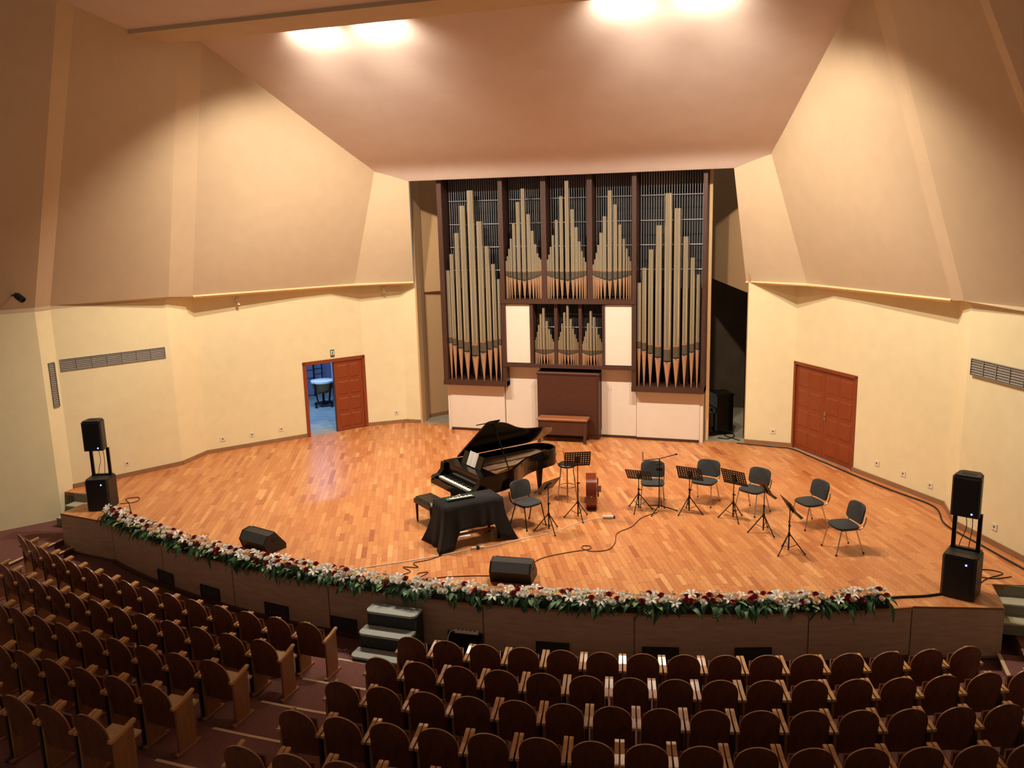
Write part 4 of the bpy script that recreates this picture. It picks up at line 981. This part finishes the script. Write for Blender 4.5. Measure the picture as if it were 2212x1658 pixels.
# ------------------------------------------------------------------ bar stool
t = thing('bar_stool', 'tall chrome bar stool with round black seat behind the piano end', 'stool', (1.2, -5.12, 0), math.radians(150))
m = MB(); m.lathe([(.16, .72), (.185, .735), (.19, .765), (.16, .79), (.001, .795)], 20); m.obj('seat', 'black_leather', t, True)
for k in range(4):
    a_ = PI / 4 + k * PI / 2; c, s = math.cos(a_), math.sin(a_)
    m = MB(); m.tube([(.12 * c, .12 * s, .73), (.2 * c, .2 * s, .01)], .012, 8); m.obj('leg', 'chrome', t, True)
m = MB(); m.tube([(.165 * math.cos(a_ * PI / 10), .165 * math.sin(a_ * PI / 10), .3) for a_ in range(21)], .009, 6); m.obj('foot_ring', 'chrome', t, True)
m = MB(); m.tube(catmull([(.15, -.1, .74), (.2, -.13, .85), (.21, -.1, .97), (.24, 0, .99), (.21, .1, .97), (.2, .13, .85), (.15, .1, .74)]), .009, 6); m.obj('backrest', 'chrome', t, True)
# ------------------------------------------------------------------ double bass lying on its side
t = thing('double_bass', 'glossy brown string bass lying on its side behind the tall stand', 'double bass', (1.84, -5.72, 0), math.radians(13))
# local: x across (ribs), y away from the audience along the neck, z = width of the body
oh = [(0, .0), (.02, .14), (.06, .23), (.14, .3), (.24, .325), (.34, .3), (.42, .235), (.47, .2), (.53, .2), (.58, .23), (.66, .26), (.74, .25), (.82, .19), (.86, .1), (.87, .03)]
ohc = [(p.x, p.y) for p in catmull([(a_, b_, 0) for a_, b_ in oh], 3)]
full = [(y_, .325 + w_) for y_, w_ in ohc] + [(y_, .325 - w_) for y_, w_ in reversed(ohc[:-1])][:-1]
m = MB(); m.prism_x([(y_, z_) for y_, z_ in full], -.095, .095); m.obj('ribs', 'bass_wood', t)
m = MB(); m.prism_x([(y_ * 1.01 - .006, .325 + (z_ - .325) * 1.02) for y_, z_ in full], .095, .108); m.obj('top_plate', 'bass_face', t)
m = MB(); m.prism_x([(y_ * 1.01 - .006, .325 + (z_ - .325) * 1.02) for y_, z_ in full], -.106, -.095); m.obj('back_plate', 'bass_wood', t)
m = MB(); m.prism([(.108, .44), (.2, .455), (.2, .465), (.108, .475)], .26, .39); m.obj('bridge', 'seat_edge', t)
m = MB(); m.box(.12, .15, .06, .36, .29, .36); m.obj('tailpiece', 'black_plastic', t)
m = MB(); m.tube([(.06, .86, .325), (.1, 1.25, .3)], .025, 8); nk = m.obj('neck', 'bass_wood', t); m = MB(); m.lathe([(.03, -.03), (.05, 0), (.03, .03)], 10, 0, Tm((.09, 1.28, .3))); m.obj('scroll', 'bass_wood', nk)
m = MB(); m.tube([(.12, .5, .325), (.14, 1.2, .305)], .018, 6); m.obj('fingerboard', 'black_plastic', t)
m = MB(); m.tube([(0, .0, .325), (0, -.05, .325)], [.02, .014], 8); m.obj('end_pin', 'chrome', t)
o = MB(); o.tube([(0, 0, .035), (.2, .04, .035)], .032, 12); w_ = o.obj('bottle', 'cable_white', None, True, (2.13, -6.03, 0)); tag(w_, 'white bottle lying on the stage right of the string bass', 'bottle')
m = MB(); m.tube([(.2, .04, .035), (.235, .047, .035)], .026, 12); m.obj('bottle_cap', 'black_plastic', w_)
# ------------------------------------------------------------------ loudspeakers
def tower(s, x, y, rz, side):
    t = thing('subwoofer', 'black floor subwoofer at the %s stage corner' % side, 'speaker', (x, y, 0), rz, 'stage subwoofers')
    pts = [(-.2, -.24), (.2, -.24), (.235, -.2), (.235, .22), (.2, .26), (-.2, .26), (-.235, .22), (-.235, -.2)]
    m = MB(); m.prism(pts, .015, .64); m.prism([(a_ * .94, b_ * .94) for a_, b_ in pts], .64, .67); m.obj('cabinet', 'black_plastic', t)
    m = MB(); m.cbox(-.19, .19, -.25, -.24, .03, .63, .006); g_ = m.obj('front_grille', 'grille_black', t)
    m = MB(); m.box(-.13, .13, -.06, .08, .662, .673); m.obj('top_recess', 'grille_black', t)
    m = MB(); m.lathe([(.014, 0), (.012, .006), (.001, .008)], 8, 0, Tm((.1, -.25, .56), 0, PI / 2)); m.obj('power_light', 'led', t)
    for sx in (-1, 1):
        m = MB(); m.box(sx * .17 - .028, sx * .17 + .028, .10, .15, .67, 1.26); m.obj('column', 'black_metal', t)
    m = MB(); m.box(-.2, .2, .09, .16, .67, .70); m.obj('column_base', 'black_metal', t)
    m = MB(); m.tube(catmull([(-.05, .16, 1.3), (-.02, .18, 1.0), (-.1, .2, .7), (-.14, .24, .3), (-.12, .28, .02)]), .006, 5); m.tube(catmull([(.05, .16, 1.3), (.06, .18, 1.0), (.03, .2, .7), (.0, .27, .3)]), .006, 5); m.obj('cable', 'cable_black', t)
    u = thing('loudspeaker', 'black loudspeaker raised on columns above the %s subwoofer' % side, 'speaker', (x, y, 1.265), rz, 'raised loudspeakers')
    pts = [(-.17, -.16), (.17, -.16), (.195, -.13), (.17, .12), (.12, .18), (-.12, .18), (-.17, .12), (-.195, -.13)]
    m = MB(); m.prism(pts, 0, .60); m.prism([(a_ * .9, b_ * .9) for a_, b_ in pts], .60, .625); m.obj('cabinet', 'black_plastic', u)
    m = MB(); m.cbox(-.165, .165, -.168, -.16, .02, .59, .006); m.obj('front_grille', 'grille_black', u)
    m = MB(); m.box(-.09, .09, -.05, .05, .618, .628); m.obj('top_handle', 'grille_black', u)
    m = MB(); m.lathe([(.013, 0), (.011, .006), (.001, .008)], 8, 0, Tm((.1, -.168, .06), 0, PI / 2)); m.obj('power_light', 'led', u)
tower(1, 8.03, -7.93, math.radians(-22), 'right'); tower(-1, -8.14, -7.85, math.radians(22), 'left')
# ------------------------------------------------------------------ stage monitors
def monitor(label, x, y, rz, w):
    t = thing('stage_monitor', label, 'monitor', (x, y, 0), rz, 'black wedge stage monitors')
    prof_ = [(-.16, 0), (-.23, .2), (-.14, .34), (.02, .36), (.24, .09), (.24, 0)]
    m = MB(); m.prism_x(prof_, -w, w); m.obj('cabinet', 'black_plastic', t)
    m = MB(); m.prism_x([(.035, .355), (.235, .108), (.245, .116), (.045, .363)], -w + .03, w - .03); m.obj('front_grille', 'grille_black', t)
    m = MB(); m.prism_x([(-.232, .205), (-.142, .344), (-.146, .348), (-.24, .206)], -w + .02, w - .02); m.obj('rear_panel', 'mon_grey', t)
    for s in (-1, 1):
        m = MB(); m.prism_x(prof_, s * w - .012, s * w + .012); m.v = [(x_, y_ * 1.04, z_ * 1.02) for x_, y_, z_ in m.v]; m.obj('side_cheek', 'black_plastic', t)
        m = MB(); m.box(s * w - .016, s * w + .016, -.06, .04, .2, .25); m.obj('handle', 'grille_black', t)
monitor('black wedge stage monitor at the front centre of the stage', 1.30, -9.13, math.radians(4), .33)
monitor('black wedge stage monitor behind the flowers on the left', -3.5, -9.0, math.radians(-16), .33)
# ------------------------------------------------------------------ cables on the floor
def cable(label, pts, r, mt, cat='cable', name='floor_cable'):
    m = MB(); m.tube(catmull([(x, y, r + .001) for x, y in pts], 6), r, 6); o = m.obj(name, mt, None, True); tag(o, label, cat); return o
cable('thin brown cable looping from the microphone stand to the centre monitor', [(3.1, -5.45), (2.85, -5.85), (2.75, -6.35), (2.55, -6.75), (2.6, -7.2), (2.55, -7.55), (2.3, -7.7), (2.1, -7.62), (2.08, -7.5), (2.2, -7.48), (2.22, -7.62), (1.9, -7.85), (1.5, -8.25), (1.35, -8.85)], .008, 'cable_brown')
cable('brown cable from the centre monitor to the flower garland', [(.98, -9.1), (.6, -9.2), (.2, -9.35), (-.1, -9.5), (-.3, -9.35), (-.15, -9.25), (-.25, -9.6)], .008, 'cable_brown')
cable('white extension cord trailing from the draped table across the stage', [(1.02, -7.36), (.72, -7.68), (.45, -7.95), (.15, -8.18), (-.1, -8.42), (-.65, -8.88), (-1.3, -9.35), (-1.7, -9.65)], .009, 'cable_white')
cable('white cable running from the fallen bottle to the draped table', [(2.1, -6.03), (1.75, -6.35), (1.45, -6.9), (1.2, -7.2), (1.02, -7.36)], .007, 'cable_white')
cable('brown tangled cable on the stage below the draped table', [(-.05, -8.15), (-.2, -8.5), (-.35, -8.75), (-.55, -8.95), (-.4, -9.1), (-.65, -9.15), (-.45, -9.3), (-.6, -9.5)], .008, 'cable_brown')
t = thing('power_adapter', 'white multi plug adapter on the cord before the draped table', 'adapter', (.3, -8.07, 0), math.radians(30))
m = MB(); m.cbox(-.12, -.02, -.03, .03, 0, .045, .008); m.cbox(.02, .12, -.03, .03, 0, .045, .008); m.obj('body', 'cable_white', t)
m = MB(); m.cbox(-.03, .03, -.035, .035, 0, .05, .008); m.obj('plug', 'black_plastic', t)
cable('thick black cable along the right wall baseboard', [(4.3, .05), (5.3, -.12), (5.6, -.2), (6.0, -.75), (6.8, -1.95), (7.6, -3.05), (8.25, -3.9), (8.3, -4.9), (8.75, -5.9), (9.2, -6.85)], .016, 'cable_black')
cable('black cable from the right subwoofer to the flower garland', [(7.85, -8.0), (7.5, -8.2), (7.1, -8.35), (6.85, -8.5)], .018, 'cable_black')
cable('thin black cable loops on the floor by the right subwoofer', [(8.25, -7.75), (8.5, -7.3), (8.8, -7.0), (8.55, -6.9), (8.35, -7.15), (8.6, -7.25), (8.9, -7.1)], .008, 'cable_black')
cable('thin black cable loops on the floor by the left subwoofer', [(-7.95, -7.6), (-7.7, -7.4), (-7.85, -7.15), (-8.05, -7.3), (-7.8, -7.5), (-7.55, -7.75), (-7.3, -8.0)], .008, 'cable_black')
cable('black cable coiled on the floor of the right organ niche', [(3.8, .5), (4.05, .45), (4.2, .8), (4.05, 1.1), (3.95, .8), (4.15, .55), (4.35, .35)], .012, 'cable_black')
# ------------------------------------------------------------------ flower arrangements along the stage edge
def rose_mesh(mt):
    m = MB()
    for ring, (n_, r0, r1, z0, z1, tw) in enumerate(((5, .012, .046, .0, .030, 0), (5, .010, .034, .006, .044, .6), (4, .006, .022, .012, .050, .3), (3, .002, .011, .018, .052, .9))):
        for k in range(n_):
            a = 2 * PI * k / n_ + tw; w = PI / n_ * 1.25
            pts = []
            for j, (rr_, zz, ww) in enumerate(((r0, z0, .5), ((r0 + r1) / 2 * 1.05, (z0 + z1) / 2, 1.0), (r1, z1, .75))):
                for q in (-1, 0, 1): pts.append((rr_ * math.cos(a + q * w * ww), rr_ * math.sin(a + q * w * ww), zz + (.004 if q == 0 else 0)))
            m.add(pts, [(0, 1, 4, 3), (1, 2, 5, 4), (3, 4, 7, 6), (4, 5, 8, 7)])
    return m.mesh('rose', mt, True)
def lily_mesh():
    m = MB()
    for k in range(6):
        a = 2 * PI * k / 6; T = Matrix.Rotation(a, 4, 'Z')
        L = [(0.006, .0, .006), (.04, .035, .018), (.075, .042, .02), (.105, .03, .0)]
        vs = []
        for (r, z, w) in L[:3]: vs += [(r, -w, z + .004), (r, 0, z - .004), (r, w, z + .004)]
        vs.append((L[3][0], 0, L[3][1]))
        m.add(vs, [(0, 1, 4, 3), (1, 2, 5, 4), (3, 4, 7, 6), (4, 5, 8, 7), (6, 7, 9), (7, 8, 9)], 0, T)
    for k in range(4):
        a = 2 * PI * k / 4 + .4; m.tube([(0, 0, .0), (.015 * math.cos(a), .015 * math.sin(a), .06)], .0025, 4, 1)
    return m.mesh('lily', ['lily_white', 'lily_yellow'], True)
def leaf_mesh(L, W, droop, mt):
    m = MB(); vs = []; n_ = 6
    for i in range(n_ + 1):
        f = i / n_; w = W * math.sin(PI * min(1, f * .92 + .06)) ** .8 if i < n_ else 0.001
        y = -L * f * (1 - .25 * f * droop); z = .05 * math.sin(f * PI * .6) - droop * L * .75 * f * f
        vs += [(-w, y, z + .012), (0, y, z), (w, y, z + .012)]
    fs = []
    for i in range(n_):
        for q in (0, 1): fs.append((i * 3 + q, i * 3 + q + 1, i * 3 + q + 4, i * 3 + q + 3))
    m.add(vs, fs); return m.mesh('leaf', mt, True)
def fern_mesh():
    m = MB(); n_ = 11; pts = []
    for i in range(n_ + 1):
        f = i / n_; pts.append(Vector((0, -.30 * f * (1 - .2 * f), .07 * math.sin(f * 2.0) - .16 * f * f)))
    m.tube(pts, .003, 4)
    for i in range(1, n_ + 1):
        p = pts[i]; l = .075 * math.sin(PI * min(1, (i + 1) / (n_ + 2))) + .01
        for s in (-1, 1): m.add([tuple(p), (p.x + s * l * .55, p.y - .012, p.z + .012), (p.x + s * l, p.y - .03, p.z - .008), (p.x + s * l * .5, p.y - .03, p.z + .004)], [(0, 1, 2, 3) if s > 0 else (3, 2, 1, 0)])
    return m.mesh('fern_frond', 'leaf', False)
RM = {'w': rose_mesh('rose_white'), 'p': rose_mesh('rose_peach'), 'r': rose_mesh('rose_red')}
LM = lily_mesh(); FM = fern_mesh()
LF = [leaf_mesh(.30, .036, .55, 'leaf'), leaf_mesh(.26, .042, .9, 'leaf'), leaf_mesh(.22, .04, .2, 'leaf_light'), leaf_mesh(.34, .03, .75, 'leaf')]
bxm = MB(); bxm.box(-.46, .46, .0, .2, 0, .085); bx_me = bxm.mesh('planter_box', 'black_plastic')
bed = MB(); br = random.Random(3); NX, NA = 44, 9; vs = []; fs = []
for i in range(NX + 1):
    for j in range(NA + 1):
        x = -.475 + .95 * i / NX; t_ = PI * j / NA; e_ = min(1, 12 * (1 - abs(x) / .476)) ** .5
        r_ = (.115 + br.uniform(-.028, .028)) * (.55 + .45 * e_); vs.append((x + br.uniform(-.008, .008), .11 - r_ * 1.05 * math.cos(t_), .035 + r_ * math.sin(t_)))
for i in range(NX):
    for j in range(NA):
        q = i * (NA + 1) + j; fs.append((q, q + NA + 1, q + NA + 2, q + 1))
bed.add(vs, fs); bed_me = bed.mesh('foliage_bed', 'leaf_dark')
fr = random.Random(5)
A0, A1, NP = -25.3, 23.3, 16
for k in range(NP):
    step = (A1 - A0) / NP; dg = A0 + step * (k + .5)
    R_ = RS - .005
    p = arc_pt(dg, R_) if abs(dg) < 24 else (arc_pt(dg, R_)[0], arc_pt(dg, R_)[1] - .03)
    lb = 'flower planter of roses, lilies and fern, %s' % ('leftmost by the left subwoofer' if k == 0 else ('rightmost along the stage edge' if k == NP - 1 else '%s from the left along the stage edge' % ORD[k]))
    t = thing('flower_planter', lb, 'flowers', (p[0], p[1], .001), math.radians(dg), 'flower planters on the stage edge')
    link('planter_box', bx_me, t); link('foliage_bed', bed_me, t)['kind'] = 'stuff'
    def put(me, name, x, y, z, rx, ry, rz_, sc=1.0):
        o = link(name, me, t, (x, y, z)); o.rotation_euler = (rx, ry, rz_); o.scale = (sc, sc, sc)
    spots = []
    def spot(md):
        for _ in range(40):
            x = fr.uniform(-.45, .45); v = fr.uniform(0, 1)
            if all((x - a) ** 2 + ((v - b) * .34) ** 2 > md * md for a, b in spots): break
        spots.append((x, v)); ang_ = math.radians(-58 + 96 * v)          # from the audience side over the top
        y = .12 + .17 * math.sin(ang_); z = .07 + .13 * math.cos(ang_) + fr.uniform(-.01, .03)
        return x, y, z, -ang_
    for q in range(3):
        x, y, z, an = spot(.13); put(LM, 'lily', x, y - .01, z + .01, an * .5 + fr.uniform(-.2, .2) + .3, fr.uniform(-.3, .3), 0, fr.uniform(.9, 1.15))
    for q in range(21):
        c = fr.choice('wwwwwppprrr'); x, y, z, an = spot(.075); put(RM[c], 'rose', x, y, z, an * .5 + .15, fr.uniform(-.3, .3), 0, fr.uniform(1.0, 1.3))
    for q in range(22):
        x = fr.uniform(-.48, .48); put(LF[fr.choice((0, 1, 2, 3))], 'leaf', x, fr.uniform(.0, .1), fr.uniform(.06, .15), fr.uniform(-.15, .35), fr.uniform(-.4, .4), fr.uniform(-.8, .8), fr.uniform(.7, 1.1))
    for q in range(12):
        x = fr.uniform(-.48, .48); put(LF[fr.choice((0, 2))], 'leaf', x, fr.uniform(.12, .22), fr.uniform(.1, .16), fr.uniform(-.2, .3), fr.uniform(-.4, .4), PI + fr.uniform(-1, 1), fr.uniform(.5, .75))
    for q in range(10):
        x = fr.uniform(-.46, .46); put(FM, 'fern_frond', x, fr.uniform(.02, .2), fr.uniform(.08, .15), fr.uniform(-.2, .5), 0, fr.choice((0, 0, PI)) + fr.uniform(-.9, .9), fr.uniform(.6, 1.0))
